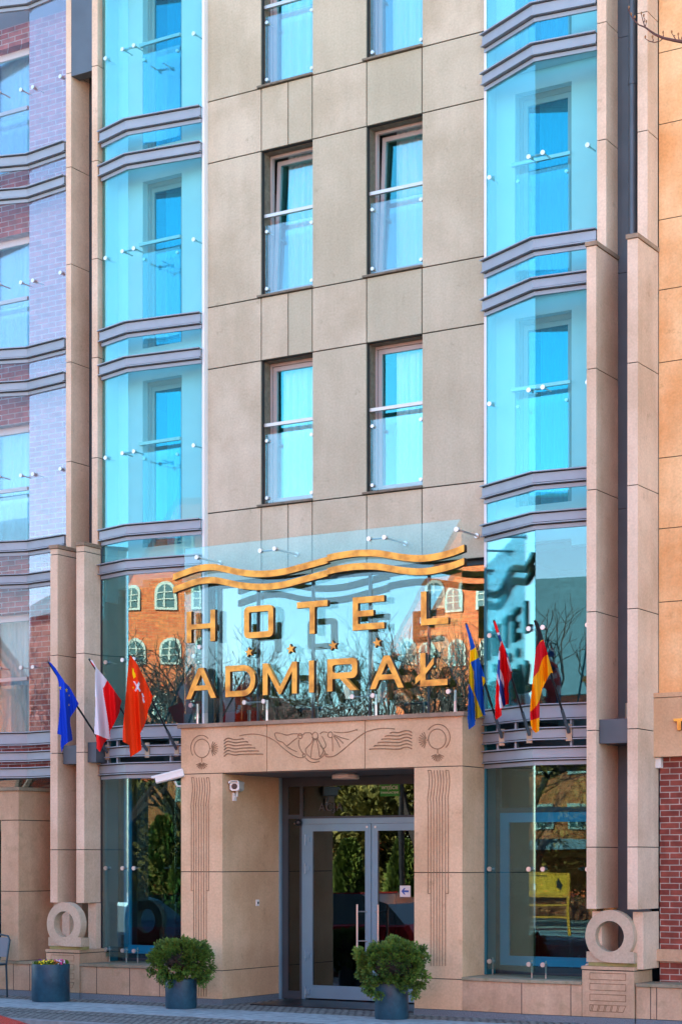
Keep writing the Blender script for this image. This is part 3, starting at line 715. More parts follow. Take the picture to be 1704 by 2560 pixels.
# ------------------------------------------------------------------ base walls, ledges, pedestals
def base_run(pts, joints, yb):
    """pts: plan polyline of the front face, left to right"""
    mb = MB(); mb.strip(pts, .025, .363, -.05, 0); o = mb.build('base_wall', M['base_stone'], hotel)
    MB().strip(pts, GZ-.02, .02, -.05, .008).build('plinth', M['granite'], o)
    poly = [(p[0], p[1]+.051) for p in pts]+[(pts[-1][0], yb), (pts[0][0], yb)]
    MB().prism_z(poly, GZ, .36).build('joint_backing', M['joint'], o)
    poly = [(p[0], p[1]-.018) for p in pts]+[(pts[-1][0], yb), (pts[0][0], yb)]
    MB().prism_z(poly, .368, .402).build('ledge', M['ledge_stone'], o)
    jm = MB()
    for xj in joints:
        for a, b in zip(pts, pts[1:]):
            if a[0] <= xj <= b[0]:
                y = a[1]+(b[1]-a[1])*(xj-a[0])/(b[0]-a[0]); jm.box(xj-.004, xj+.004, y-.0015, y+.01, GZ, .364)
    jm.build('joint', M['joint'], o)
    return o
X = lambda px: at(px, 2480, -.6)[0]
base_run([(-9.954, -.585), (-9.13, -.655), (-8.475, -.62)], [X(1308), -8.60], .199)
base_run([(-15.45, -.60), (-13.882, -.59)], [X(242), X(324), -14.2], .199)
base_run([(-17.9, -.60), (-16.01, -.60)], [-17.0, -16.58, -16.3], .3)
base_run([(-7.85, -.60), (-6.2, -.60)], [X(1625), X(1640), -6.9], -.19)
def pedestal(x0, x1, yf, yb):
    mb = MB(); mb.box(x0, x1, yf, yb, .025, .525); mb.box(x0-.006, x1+.006, yf-.008, yb, .537, .572)
    o = mb.build('pedestal', M['base_stone'], hotel)
    MB().box(x0+.01, x1-.01, yf+.01, yb-.01, GZ, .56).build('joint_backing', M['joint'], o)
    MB().box(x0-.004, x1+.004, yf-.008, yb, GZ-.02, .02).build('plinth', M['granite'], o)
    c = MB(); w = x1-x0; a, b = x0+w*.15, x0+w*.84
    def ln(p, q): c.tube([(p[0], yf-.001, p[1]), (q[0], yf-.001, q[1])], .0035, 4)
    for z0, z1 in ((.43, .50), (.315, .385), (.20, .27)):
        for p, q in (((a,z0),(b,z0)),((b,z0),(b,z1)),((b,z1),(a,z1)),((a,z1),(a,z0))): ln(p, q)
    z0, z1 = .085, .155; ln((a,z1),(b,z1)); ln((a,z0),(b-.03,z0)); ln((a,z0),(a,z1)); ln((b,z1),(b-.03,z0))
    for k in range(5): t = a+.03+k*(b-a)/5.6; ln((t,z1),(t-.02,z0)); ln((t+.015,z1),(t-.005,z0))
    c.build('carving', M['groove'], o)
    return o
pedestal(-8.47, -7.865, -.62, -.12); pedestal(-16.005, -15.455, -.62, .0)

# ground floor window frames behind the bay glass
def shop_window(x0, x1, zt, transom, parent=hotel):
    y = .25; f = MB()
    def fr(a, b, c, d, w): f.box(a, a+w, y, y+.07, c, d); f.box(b-w, b, y, y+.07, c, d); f.box(a+w, b-w, y, y+.07, c, c+w); f.box(a+w, b-w, y, y+.07, d-w, d)
    z1 = 2.27 if transom else zt
    fr(x0, x1, .50, z1, .11)
    o = f.build('shop_window', M['alu_blue'], parent)
    MB().box(x0-.03, x1+.03, y+.01, y+.09, .40, .49).build('dark_rail', M['metal_dark'], o)
    if transom: MB().box(x0-.03, x1+.03, y+.01, y+.08, 2.275, 2.33).build('dark_rail', M['metal_dark'], o)
    MB().box(x0+.11, x1-.11, y+.03, y+.038, .61, z1-.11).build('pane', M['shop_glass'], o)
    MB().box(x0-.05, x0-.0, y-.0, y+.09, .40, 2.9).build('mullion', M['metal_dark'], o)
    if transom: MB().box(x0+.01, x1, y+.03, y+.038, 2.33, 2.9).build('transom_pane', M['shop_glass'], o)
    return o
shop_window(-9.90, -8.32, 2.9, True); shop_window(-15.42, -13.95, 2.9, False)
# room furniture hints inside the right window: slender steel racks
rk = MB()
for x in (-9.55, -9.15, -8.95, -8.7): rk.tube([(x,.55,.4),(x,.55,1.35)], .008, 6)
rk.tube([(-9.75,.5,.45),(-9.75,.5,1.15),(-9.62,.5,1.6),(-9.5,.5,1.72),(-9.38,.5,1.6),(-9.1,.5,1.15),(-9.1,.5,.45)], .008, 6)
rk.tube([(-9.75,.5,.8),(-9.1,.5,.8)], .008, 6)
rk.build('display_rack', M['steel_dull'], hotel)

# ================================================================== LEFT BRICK BUILDING
lb_ = thing('brick_building', (-19, 1, GZ), 'red brick building left of the hotel behind a curved glass skin with metal bands', 'building')
PB = [(-21.6, -.2), (-20.4, -.55), (-19.2, -.75), (-18.1, -.42), (-17.35, -.13), (-16.86, .03), (-16.02, -.07)]
xr = xC0-.002
PB2 = PB[:-1]+[(xr, -.07)]
def lband(z0, z1, trim=True):
    b = MB(); b.strip(PB2, z0+.024, z1-.024, 0, .045); b.strip(PB2, z1-.024, z1-.012, 0, .036, 1); b.strip(PB2, z0+.012, z0+.024, 0, .036, 1)  # joint-coloured strips stand in for shadow lines along the flanges
    b.strip(PB2, z1-.012, z1, -.02, .085); b.strip(PB2, z0, z0+.012, -.02, .07)
    if trim: b.strip(PB2, z0-.012, z0, -.01, .012, 1); b.strip(PB2, z0-.055, z0-.012, -.01, .018)  # dark strip under the lower flange is a coloured shadow line too
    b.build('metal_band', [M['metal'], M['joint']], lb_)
for k in range(4):
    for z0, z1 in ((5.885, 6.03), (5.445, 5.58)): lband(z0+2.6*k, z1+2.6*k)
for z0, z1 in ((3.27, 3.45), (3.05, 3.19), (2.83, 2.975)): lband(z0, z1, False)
for P, Q in zip(PB2, PB2[1:]):
    for k in range(4):
        z0, z1 = (3.45, 5.39) if k == 0 else (3.432+2.6*k, 5.39+2.6*k)
        bands = seg_pane(MB(), P, Q, z0, z1).build('glass_pane', M['left_glass'], lb_)
        seg_pane(MB(), P, Q, 5.58+2.6*k, 5.832+2.6*k).build('transom_pane', M['left_glass'], lb_)
        if P[0] > -17.5:
            L = math.hypot(Q[0]-P[0], Q[1]-P[1])
            for e in (.10, L-.10):
                t = e/L; x = P[0]+(Q[0]-P[0])*t; y = P[1]+(Q[1]-P[1])*t; zc = (z0+z1)/2-.1
                c = MB(); disc_y(c, x, y-.02, zc, .027, .02); c.tube([(x,y,zc),(x,y+.2,zc)], .009, 6); c.build('glass_clamp', M['steel'], bands)
# brick wall with a row of windows
wb = MB(); Yw = .32
wx0, wx1 = -17.95, -17.10
for k in range(4):
    zs = 3.5+2.6*k
    wb.box(wx1, xr+.12, Yw, Yw+.3, zs-.7, zs+1.9); wb.box(-45, wx0, Yw, Yw+.3, zs-.7, zs+1.9)
    wb.box(wx0, wx1, Yw, Yw+.3, zs-.7, zs-.1); wb.box(wx0, wx1, Yw, Yw+.3, zs+1.62, zs+1.9)
wb.build('brick_wall', M['brick_left'], lb_)
for k in range(4):
    zs = 3.4+2.6*k; zt_ = zs+1.72
    f = MB(); y = Yw+.14
    f.box(wx0, wx0+.06, y, y+.05, zs, zt_); f.box(wx1-.06, wx1, y, y+.05, zs, zt_); f.box(wx0+.06, wx1-.06, y, y+.05, zt_-.09, zt_); f.box(wx0+.06, wx1-.06, y, y+.05, zs, zs+.07)
    o = f.build('window', M['white'], lb_)
    MB().box(wx0+.06, wx1-.06, y+.02, y+.028, zs+.07, zt_-.09).build('pane', M['left_window'], o)
    curtain_mesh(wx0+.05, wx1, y+.2, zs+.05, zt_, 8, .02, k+20).build('curtain', M['curtain'], o)
    MB().box(wx0, wx1, Yw-.05, Yw-.01, zs+.78, zs+.83).build('handrail', M['steel_dull'], o)
    MB().box(wx0+.02, wx1-.02, Yw-.03, Yw-.022, zs+.0, zs+.72).build('guard_glass', M['guard_glass'], o)
MB().box(-45, xr+.12, .95, 9, GZ, 15).build('rear_block', M['interior_wall'], lb_)
MB().box(-45, xr+.12, -.1, 9, 15, 15.3).build('roof', M['metal_panel'], lb_)
# stone porch block at street level
pm = MB(); z0s = ((.402, 1.315), (1.315, 2.249))
for z0, z1 in z0s: pm.box(-16.79, -16.493, -.60, .25, z0+.005, z1-.005)
pm.box(-18.6, -16.493, -.60, .25, 2.255, 2.635)
pm.box(-18.6, -18.3, -.60, .25, .402, 2.25)
po = pm.build('porch', M['base_stone'], lb_)
MB().box(-18.62, -16.47, -.625, .27, 2.637, 2.682).build('porch_cap', M['ledge_stone'], po)
MB().box(-18.3, -16.80, -.2, -.19, .41, 2.25).build('pane', M['glaze_dark'], po)
MB().box(-16.785, -16.5, -.59, .2, .40, 2.6).build('joint_backing', M['joint'], po)
MB().box(-18.4, -16.03, .06, .07, 2.69, 2.86).build('pane', M['glaze_dark'], po)
MB().box(-16.50, -16.0, .10, .3, .40, 2.68).build('porch_side', M['base_stone'], po)

# ================================================================== RIGHT ORANGE STONE BUILDING
rb_ = thing('stone_fronted_building', (-6.8, 1, GZ), 'orange stone and red brick building at the right edge of the picture', 'building')
mb = MB(); YB = -.12
zr = [3.53, 4.53, 5.33, 6.10, 7.14, 7.93, 8.695, 9.735, 10.515, 11.3, 12.34, 13.1, 14.9]
xj = [-7.79]+[-6.9+i*.9 for i in range(32)]  # wall lengthened far out of view to cut light on right-facing sides
for a, c in zip(zr, zr[1:]):
    for p, q in zip(xj, xj[1:]): mb.box(p+.005, q-.005, YB, YB+.07, a+.005, c-.005)
mb.build('stone_wall', M['orange_stone'], rb_)
MB().box(-7.785, 20.9, YB+.01, YB+.2, 3.4, 14.9).build('joint_backing', M['joint'], rb_)
pm = MB(); pm.box(-7.83, 20.9, -.25, .1, 2.84, 3.475); pm.box(-7.835, 20.9, -.255, .1, 3.482, 3.53)
pm.build('stone_fascia', M['warm_stone'], rb_)
MB().box(-7.775, 20.9, YB, .1, GZ, 2.838).build('brick_wall', M['brick_red'], rb_)
MB().box(-7.80, 20.9, YB-.05, YB+.05, .622, .753).build('stone_band', M['base_stone'], rb_)
MB().box(-7.79, 20.9, .1, 9, GZ, 15).build('rear_block', M['interior_wall'], rb_)
MB().box(-7.80, 21, -.15, 9, 15, 15.3).build('roof', M['metal_panel'], rb_)
def text_mesh(txt, size, loc, m, parent=None, depth=.004, name='lettering', font_scale=(1, 1), rx=math.pi/2, spacing=1.0):
    cu = bpy.data.curves.new(name, 'FONT'); cu.body = txt; cu.size = size; cu.extrude = depth; cu.align_x = 'CENTER'; cu.space_character = spacing
    to = bpy.data.objects.new('tmp', cu); COL.objects.link(to)
    dg = bpy.context.evaluated_depsgraph_get(); me = bpy.data.meshes.new_from_object(to.evaluated_get(dg))
    bpy.data.objects.remove(to)
    L = OFF[parent.name] if parent else Vector((0,0,0))
    for v in me.vertices:
        x, y, z = v.co; v.co = Vector((loc[0]+x*font_scale[0], loc[1]-z, loc[2]+y*font_scale[1]))-L
    me.materials.clear(); me.materials.append(m)
    o = bpy.data.objects.new(name, me); COL.objects.link(o)
    if parent: o.parent = parent; OFF[o.name] = L
    return o

# ================================================================== HOTEL SIGN
sign = thing('hotel_sign', (-11.95, -.5, 3.4), 'glass hotel sign over the portal with golden letters, four stars and two golden waves', 'sign')
YS = -.50
def spline_fill(name, polys, y_front, depth, m, parent, mside=None):
    cu = bpy.data.curves.new(name, 'CURVE'); cu.dimensions = '2D'; cu.fill_mode = 'BOTH'; cu.extrude = depth/2
    for p in polys:
        s = cu.splines.new('POLY'); s.points.add(len(p)-1); s.use_cyclic_u = True
        for i, (x, z) in enumerate(p): s.points[i].co = (x, z, 0, 1)
    to = bpy.data.objects.new('tmp', cu); COL.objects.link(to)
    dg = bpy.context.evaluated_depsgraph_get(); me = bpy.data.meshes.new_from_object(to.evaluated_get(dg)); bpy.data.objects.remove(to)
    L = OFF[parent.name]
    for v in me.vertices:
        x, y, z = v.co; v.co = Vector((x, y_front+depth/2-z, y))-L
    me.materials.clear(); me.materials.append(m)
    if mside:
        me.materials.append(mside)
        for p in me.polygons: p.material_index = 0 if abs(p.normal.y) > .7 or p.normal.z > .5 else 1
    o = bpy.data.objects.new(name, me); COL.objects.link(o); o.parent = parent; OFF[o.name] = L
    return o
YLF = -.615; DEP = .055
def rrect(x0, z0, x1, z1, r, n=6, rev=False):
    p = []
    for cx, cz, a0 in ((x1-r, z0+r, -90), (x1-r, z1-r, 0), (x0+r, z1-r, 90), (x0+r, z0+r, 180)):
        for k in range(n+1):
            a = R_(a0+90*k/n); p.append((cx+r*math.cos(a), cz+r*math.sin(a)))
    return p[::-1] if rev else p
def letter(ch, x0, x1, z0, z1, t):
    w, h = x1-x0, z1-z0; P = lambda l: [(x0+a, z0+b) for a, b in l]
    if ch == 'H': c = (h-t*.85)/2; return [P([(0,0),(t,0),(t,c),(w-t,c),(w-t,0),(w,0),(w,h),(w-t,h),(w-t,c+t*.85),(t,c+t*.85),(t,h),(0,h)])]
    if ch == 'O': return [rrect(x0, z0, x1, z1, t*.9), rrect(x0+t, z0+t, x1-t, z1-t, t*.12, 2, True)]
    if ch == 'T': c = (w-t)/2; return [P([(c,0),(c+t,0),(c+t,h-t),(w,h-t),(w,h),(0,h),(0,h-t),(c,h-t)])]
    if ch == 'E': c = (h-t)/2; return [P([(0,0),(w,0),(w,t),(t,t),(t,c),(w*.66,c),(w*.66,c+t*.95),(t,c+t*.95),(t,h-t),(w,h-t),(w,h),(0,h)])]
    if ch == 'L': return [P([(0,0),(w,0),(w,t),(t,t),(t,h),(0,h)])]
    if ch == 'I': return [P([(0,0),(t,0),(t,h),(0,h)])]
    if ch == 'A':
        s = t*1.12; m_ = w/2; b0, b1 = h*.27, h*.27+t*.85; k = (m_-s*.5)/h
        e = lambda z: (k*z, w-k*z)
        out = P([(0,0),(s,0),(s+k*b0,b0),(w-s-k*b0,b0),(w-s,0),(w,0),(m_+s*.5,h),(m_-s*.5,h)])
        inn = P([(s+k*b1,b1),(m_, h-s*1.05),(w-s-k*b1,b1)])
        return [out, inn]
    if ch == 'D':
        r = h*.48; o_ = [(0,0)]; o_ += [(w-r+r*math.cos(R_(a)), r+r*math.sin(R_(a))) for a in range(-90, 1, 12)]; o_ += [(w-r+r*math.cos(R_(a)), h-r+r*math.sin(R_(a))) for a in range(0, 91, 12)]+[(w-r,h),(0,h)]
        ri = r-t; i_ = [(t,t)]+[(w-r+ri*math.cos(R_(a)), r+ri*math.sin(R_(a))) for a in range(-90, 1, 12)]+[(w-r+ri*math.cos(R_(a)), h-r+ri*math.sin(R_(a))) for a in range(0, 91, 12)]+[(w-r,h-t),(t,h-t)]
        return [P(o_), P(i_)]
    if ch == 'M':
        return [P([(0,0),(t,0),(t,h*.70),(w*.47,0),(w*.53,0),(w-t,h*.70),(w-t,0),(w,0),(w,h),(w-t*.95,h),(w*.5,h*.24),(t*.95,h),(0,h)])]
    if ch == 'R':
        m0 = h*.38; r = h*.18
        out = [(0,0),(t,0),(t,m0),(w*.42,m0),(w*.78,0),(w,0),(w*.64,m0)]
        out += [(w-r+r*math.cos(R_(a)), m0+r+r*math.sin(R_(a))) for a in range(-90, 1, 15)]+[(w-r+r*math.cos(R_(a)), h-r+r*math.sin(R_(a))) for a in range(0, 91, 15)]+[(0,h)]
        inn = rrect(t, m0+t, w-t, h-t, r*.45, 4)
        return [P(out), inn and [(x0+a, z0+b_) for a, b_ in inn]]
    if ch == 'Ł':
        # L crossed by a slanting stroke
        s = t*.62
        return [P([(0,0),(w,0),(w,t),(t,t),(t,h*.36),(w*.50,h*.66),(w*.50,h*.86),(t,h*.54),(t,h),(0,h),(0,h*.40),(-w*.18,h*.27),(-w*.18,h*.07+.0),(0,h*.20)])]
A_ = zoomed(420, 1300, 3.92); B_ = zoomed(800, 1300, 3.92)
def XZ(conv, a, b): x, y = conv(a, b); return at(x, y, YLF)
ZT1, ZB1 = 4.785, 4.400; ZT2, ZB2 = 4.083, 3.705
row1 = [('H', A_, 183, 462), ('O', A_, 745, 1030), ('T', A_, 1262, 1562), ('E', B_, 318, 626), ('L', B_, 985, 1252)]
for ch, cv, a, b_ in row1:
    x0, x1 = XZ(cv, a, 1000)[0], XZ(cv, b_, 1000)[0]
    o = spline_fill('letter', letter(ch, x0, x1, ZB1, ZT1, .072), YLF, DEP, M['gold'], sign, M['bronze_side']); tag(o, 'golden letter '+ch)
row2 = [('A', A_, 175, 472), ('D', A_, 562, 855), ('M', A_, 928, 1262), ('I', A_, 1380, 1445), ('R', B_, 70, 362), ('A', B_, 485, 818), ('Ł', B_, 978, 1245)]
for ch, cv, a, b_ in row2:
    x0, x1 = XZ(cv, a, 1550)[0], XZ(cv, b_, 1550)[0]
    o = spline_fill('letter', letter(ch, x0, x1, ZB2, ZT2, .070), YLF, DEP, M['gold'], sign, M['bronze_side']); tag(o, 'golden letter '+ch)
for cv, a, b_ in ((A_, 793, 1295), (A_, 1200, 1263), (B_, 125, 1230), (B_, 556, 1203)):
    cx, cz = XZ(cv, a, b_); pts = []
    for k in range(10):
        r = .062 if k % 2 == 0 else .026; t = R_(90+36*k+8); pts.append((cx+r*math.cos(t), cz+r*math.sin(t)))
    spline_fill('star', [pts], YLF, DEP, M['gold'], sign, M['bronze_side'])
def wave(dy):
    top = [(50,530),(160,487),(300,442),(440,430),(560,450),(700,480),(850,495),(1000,492),(1150,470),(1300,430),(1430,395),(1565,356)]
    top = [A_(a, b_+dy) for a, b_ in top]
    t2 = [(60,345),(150,322),(300,298),(430,290),(560,293),(700,315),(850,337),(1000,342),(1150,322),(1300,282),(1408,240)]
    top += [B_(a, b_+dy*1.02) for a, b_ in t2]
    P = [at(x, y, YLF) for x, y in top]
    sm_ = []
    for i in range(len(P)-1):
        p0, p1, p2, p3 = [Vector(P[min(max(j,0),len(P)-1)]) for j in (i-1,i,i+1,i+2)]
        for k in range(4):
            t = k/4; sm_.append(.5*((2*p1)+(-p0+p2)*t+(2*p0-5*p1+4*p2-p3)*t*t+(-p0+3*p1-3*p2+p3)*t**3))
    sm_.append(Vector(P[-1]))
    return [(p.x, p.y) for p in sm_]+[(p.x, p.y-.078) for p in reversed(sm_)]
for dy in (0, 127):
    spline_fill('wave_band', [wave(dy)], YLF, .07, M['gold'], sign, M['bronze_side'])
xg = [-13.885, at(656, 1500, YS)[0], at(929, 1500, YS)[0], -10.005]
for a, b_ in zip(xg, xg[1:]):
    MB().box(a+.003, b_-.003, YS, YS+.012, 3.535, 5.59).build('glass_panel', M['clear_glass'], sign)
# clamps, rods and posts
cl = []
for cv, a, b_ in ((A_, 235, 355), (A_, 857, 290), (A_, 997, 270), (B_, 433, 172), (B_, 585, 157), (B_, 1293, 78), (A_, 262, 1237)):
    cx, cz = XZ(cv, a, b_); cl.append((cx, cz))
for i, (cx, cz) in enumerate(cl):
    c = MB(); disc_y(c, cx, YS-.012, cz, .028, .024)
    if i in (0, 2, 4, 5): c.tube([(cx, YS, cz), (cx, .0, cz)], .014, 10); c.tube([(cx,-.03,cz),(cx,.0,cz)], .03, 12)
    c.build('standoff', M['steel'], sign)
for i, j in ((1, 2), (3, 4)):
    MB().tube([(cl[i][0], YS+.03, cl[i][1]), (cl[j][0], YS+.03, cl[i][1])], .010, 8).build('clamp_bar', M['steel'], sign)
for px, dbl in ((A_(290, 0)[0], False), (A_(970, 0)[0], True), (B_(548, 0)[0], True), (B_(1322, 0)[0], False)):
    x = at(px, 1760, YS+.06)[0]; c = MB()
    c.tube([(x, YS+.06, 3.40), (x, YS+.06, 3.66)], .017, 10); disc_y(c, x-.05 if not dbl else x, YS-.012, 3.64, .028, .024)
    if dbl: disc_y(c, x-.28, YS-.012, 3.64, .028, .024); c.tube([(x, YS+.03, 3.64), (x-.28, YS+.03, 3.64)], .009, 8)
    c.build('support_post', M['steel'], sign)

# ================================================================== FLAGS
def inpoly(x, y, p):
    c = False; j = len(p)-1
    for i in range(len(p)):
        if (p[i][1] > y) != (p[j][1] > y) and x < (p[j][0]-p[i][0])*(y-p[i][1])/(p[j][1]-p[i][1])+p[i][0]: c = not c
        j = i
    return c
def cloth_mat(name, c):
    m = plain(name, c, .75, spec=.2); return m
FC = {k: cloth_mat('cloth_'+k, c) for k, c in dict(blue=(.004,.055,.52), eub=(.005,.05,.55), yellow=(.85,.55,.0), white=(.74,.70,.78), red=(.75,.004,.006), orange=(.78,.035,.0),
      dred=(.58,.005,.015), gold=(.90,.36,.0), black=(.012,.014,.02), navy=(.01,.04,.26), sky=(.005,.10,.50)).items()}
def flag(label, base, tip, conv, outline, base_col, regions, seed, bandY, folds):
    """pole stands out from the facade; base and tip give the pole, cloth hangs from it in the pole's own plane"""
    X0, Y0_, Z0 = base; Yt, Zt = tip
    t_ = thing('flag', (X0, Y0_, Z0), label, 'flag', 'flags over the hotel entrance')
    d = Vector((0, Yt-Y0_, Zt-Z0)); L = d.length; d.normalize()
    B0 = Vector((X0, Y0_-.012, Z0))
    p = MB(); p.tube([B0+d*.18, B0+d*L], .0125, 10); p.build('pole', M['black'], t_, smooth=True)
    s_ = MB(); s_.tube([B0, B0+d*.30], .019, 10); s_.build('socket', M['metal_panel'], t_, smooth=True)
    br = MB(); br.box(X0-.035, X0+.035, Y0_-.014, Y0_, Z0-.09, Z0+.10); br.build('bracket', M['bracket'], t_)
    xs_ = [q[0] for q in outline]; ys_ = [q[1] for q in outline]
    st = 4.0; nx = int((max(xs_)-min(xs_))/st)+2; ny = int((max(ys_)-min(ys_))/st)+2; x00, y00 = min(xs_)-st/2, min(ys_)-st/2
    keys = [base_col]+sorted({r[0] for r in regions}-{base_col}); mb = MB(); idx = {}
    rnd = random.Random(seed); ph = rnd.random()*6
    W = max(xs_)-min(xs_); Hh = max(ys_)-min(ys_)
    def P(i, j):
        if (i, j) in idx: return idx[(i, j)]
        a, b_ = x00+i*st, y00+j*st; px, py = conv(a, b_)
        v = (b_-min(ys_))/Hh; u = (a-min(xs_))/W
        am = .045*min(1, v*2.2+.1)
        bend = .35*(v-.3)
        f = am*(math.sin(folds*2*math.pi*(u-bend*.5)+ph)+.45*math.sin(folds*2*math.pi*1.9*(u-.2*v)+2*ph))
        y, z = atx(px, py, X0+f+.02+am)
        mb.v.append((X0+f+.02+am, y, z)); mb.tone.append(0); idx[(i, j)] = len(mb.v)-1; return idx[(i, j)]
    for i in range(nx):
        for j in range(ny):
            a, b_ = x00+(i+.5)*st, y00+(j+.5)*st
            if inpoly(a, b_, outline):
                c = base_col
                for col, poly in regions:
                    if inpoly(a, b_, poly): c = col
                mb.f.append((P(i, j), P(i+1, j), P(i+1, j+1), P(i, j+1))); mb.m.append(keys.index(c))
    mb.build('cloth', [FC[k] for k in keys], t_, smooth=True)
    return t_
F3 = zoomed(100, 1600, 4.3556); F4 = zoomed(1150, 1520, 4.3556)
def star5(cx, cy, rx, ry): return [(cx+(rx if k % 2 == 0 else rx*.45)*math.sin(R_(36*k)), cy-(ry if k % 2 == 0 else ry*.45)*math.cos(R_(36*k))) for k in range(10)]
flag('blue flag with small yellow stars, leftmost of the flags at the hotel entrance', (-15.36, -.16, 3.12), (-1.33, 4.19), F3,
     [(98,243),(120,245),(175,310),(270,455),(295,480),(330,520),(425,695),(375,780),(330,845),(335,930),(345,985),(358,1090),(300,1120),(265,1150),(238,1222),(228,1150),(232,1035),(190,1022),(205,900),(220,720),(215,560),(205,460),(180,380),(130,300)],
     'eub', [('yellow', star5(222,522,14,22)), ('yellow', star5(291,548,14,30)), ('yellow', star5(320,605,11,16)), ('yellow', star5(318,708,9,14))], 1, 0, 2.2)
flag('white and red flag, second from the left beside the hotel entrance', (-14.66, -.23, 3.12), (-1.39, 4.18), F3,
     [(548,215),(575,222),(610,290),(733,437),(892,665),(875,720),(868,790),(815,900),(765,990),(765,1085),(740,1078),(700,1120),(655,1222),(620,1180),(612,1030),(592,1018),(598,900),(605,700),(602,450),(605,300),(565,260)],
     'red', [('white', [(540,205),(580,215),(733,437),(710,490),(687,525),(695,600),(715,720),(745,900),(768,1088),(690,1060),(640,1035),(612,1030),(585,1025),(590,500),(600,290)])], 2, 0, 1.8)
flag('scarlet flag with two white crosses and a golden crown, nearest the portal on its left', (-14.25, -.16, 3.13), (-1.13, 4.23), F3,
     [(980,168),(990,172),(1060,260),(1150,440),(1225,610),(1218,650),(1205,700),(1180,760),(1165,850),(1140,930),(1095,1010),(1100,1100),(1108,1195),(1050,1235),(985,1275),(980,1220),(975,1145),(940,1125),(900,1105),(902,1000),(915,850),(928,700),(940,560),(950,430),(960,300)],
     'orange', [('yellow', [(1003,300),(1012,320),(1020,308),(1028,350),(1038,360),(1046,402),(1020,420),(1008,370)]), ('yellow', star5(1016,518,14,14)),
     ('white', [(1018,452),(1034,448),(1058,488),(1075,452),(1090,478),(1076,512),(1100,552),(1090,566),(1066,532),(1045,562),(1032,548),(1050,512)]),
     ('white', [(1108,576),(1120,580),(1138,622),(1116,628)]), ('white', [(1116,630),(1128,634),(1144,676),(1130,686),(1120,660)])], 3, 0, 2.0)
flag('blue flag with a yellow cross, first flag to the right of the portal', (-9.62, -.25, 3.11), (-1.12, 4.31), F4,
     [(55,175),(75,178),(160,420),(200,540),(265,750),(274,800),(245,848),(242,900),(255,1050),(272,1165),(165,1208),(160,1275),(90,1325),(84,1270),(78,1200),(85,1000),(90,850),(100,600),(110,430),(85,300),(60,210)],
     'sky', [('yellow', [(106,466),(165,428),(202,538),(160,565),(110,592),(145,690),(150,912),(200,1050),(248,1178),(163,1212),(152,960),(93,820),(98,600)]), ('yellow', [(234,742),(262,755),(278,800),(242,850)])], 4, 0, 2.0)
flag('red flag with a blue and white cross, middle flag to the right of the portal', (-9.16, -.49, 3.11), (-1.36, 4.29), F4,
     [(360,145),(380,142),(425,265),(452,360),(510,500),(562,690),(550,770),(520,820),(525,950),(528,1045),(490,1052),(465,1090),(447,1100),(449,1170),(390,1215),(376,1185),(382,1000),(388,850),(397,700),(410,560),(420,450),(435,370),(405,290),(375,220)],
     'red', [('white', [(395,272),(428,262),(436,290),(404,305)]), ('navy', [(402,300),(436,288),(456,355),(428,378)]), ('white', [(428,375),(446,362),(442,400),(424,432)]),
     ('white', [(412,462),(430,470),(428,600),(424,850),(398,780),(400,700),(408,560)]), ('navy', [(408,560),(429,570),(430,700),(450,760),(470,870),(492,1055),(464,1075),(428,920),(424,790),(397,700)]),
     ('white', [(430,665),(456,720),(472,800),(476,880),(450,805),(428,762)]), ('white', [(424,905),(466,1088),(430,1095),(418,1000)]),
     ('navy', [(486,440),(510,495),(514,550),(500,530)]), ('white', [(500,522),(515,545),(535,610),(565,695),(545,690),(515,600)])], 5, 0, 2.3)
flag('black red and gold flag, rightmost of the flags at the hotel entrance', (-8.69, -.47, 3.12), (-1.33, 4.26), F4,
     [(815,143),(830,138),(850,170),(880,260),(905,345),(950,508),(1005,707),(985,705),(960,740),(925,810),(890,880),(862,1000),(862,1100),(862,1190),(858,1260),(855,1340),(820,1360),(780,1320),(765,1265),(757,1180),(755,1130),(765,1010),(775,900),(790,750),(805,600),(822,430),(835,330),(830,230)],
     'gold', [('black', [(800,120),(850,140),(880,260),(906,344),(880,352),(822,432),(815,300)]), ('dred', [(822,432),(860,375),(906,344),(950,508),(915,525),(890,560),(870,620),(850,690),(820,725),(785,765),(790,600)]),
     ('dred', [(862,1000),(880,1080),(870,1190),(768,1225),(740,1200),(757,1130),(790,1108),(830,1060)])], 6, 0, 2.0)

# ================================================================== STONE RINGS
def stone_ring(x0, label):
    cx, cz, Ro, Ri, yf = x0, .90, .283, .166, -.635
    root = thing('stone_ring', (cx, yf+.06, .575), label, 'sculpture', 'stone rings on the pedestals')
    mb = MB(); n = 64; d = .115
    def ring(y, r): return [(cx+r*math.cos(2*math.pi*k/n), y, cz+r*math.sin(2*math.pi*k/n)) for k in range(n)]
    vs = ring(yf, Ro)+ring(yf, Ri)+ring(yf+d, Ro)+ring(yf+d, Ri); fs = []
    for k in range(n):
        j = (k+1) % n; fs += [(k, j, n+j, n+k), (2*n+j, 2*n+k, 3*n+k, 3*n+j), (j, k, 2*n+k, 2*n+j), (n+k, n+j, 3*n+j, 3*n+k)]
    mb.add(vs, fs); mb.build('ring', M['ring_stone'], root)
    b_ = MB(); b_.box(cx-Ro, cx+Ro, yf+.03, yf+d+.05, .615, .728); b_.box(cx+.03, cx+Ro+.001, yf-.004, yf+.03, .615, .736)
    b_.build('base_block', M['ring_stone'], root)
    MB().box(cx-Ro+.02, cx+Ro-.0, yf+.035, yf+d+.05, .575, .614).build('plinth', M['mossy_stone'], root)
    return root
stone_ring(-8.143, 'pale stone ring sculpture on the pedestal between the right hand fins')
stone_ring(-15.70, 'pale stone ring sculpture behind the flower tub on the left pedestal')

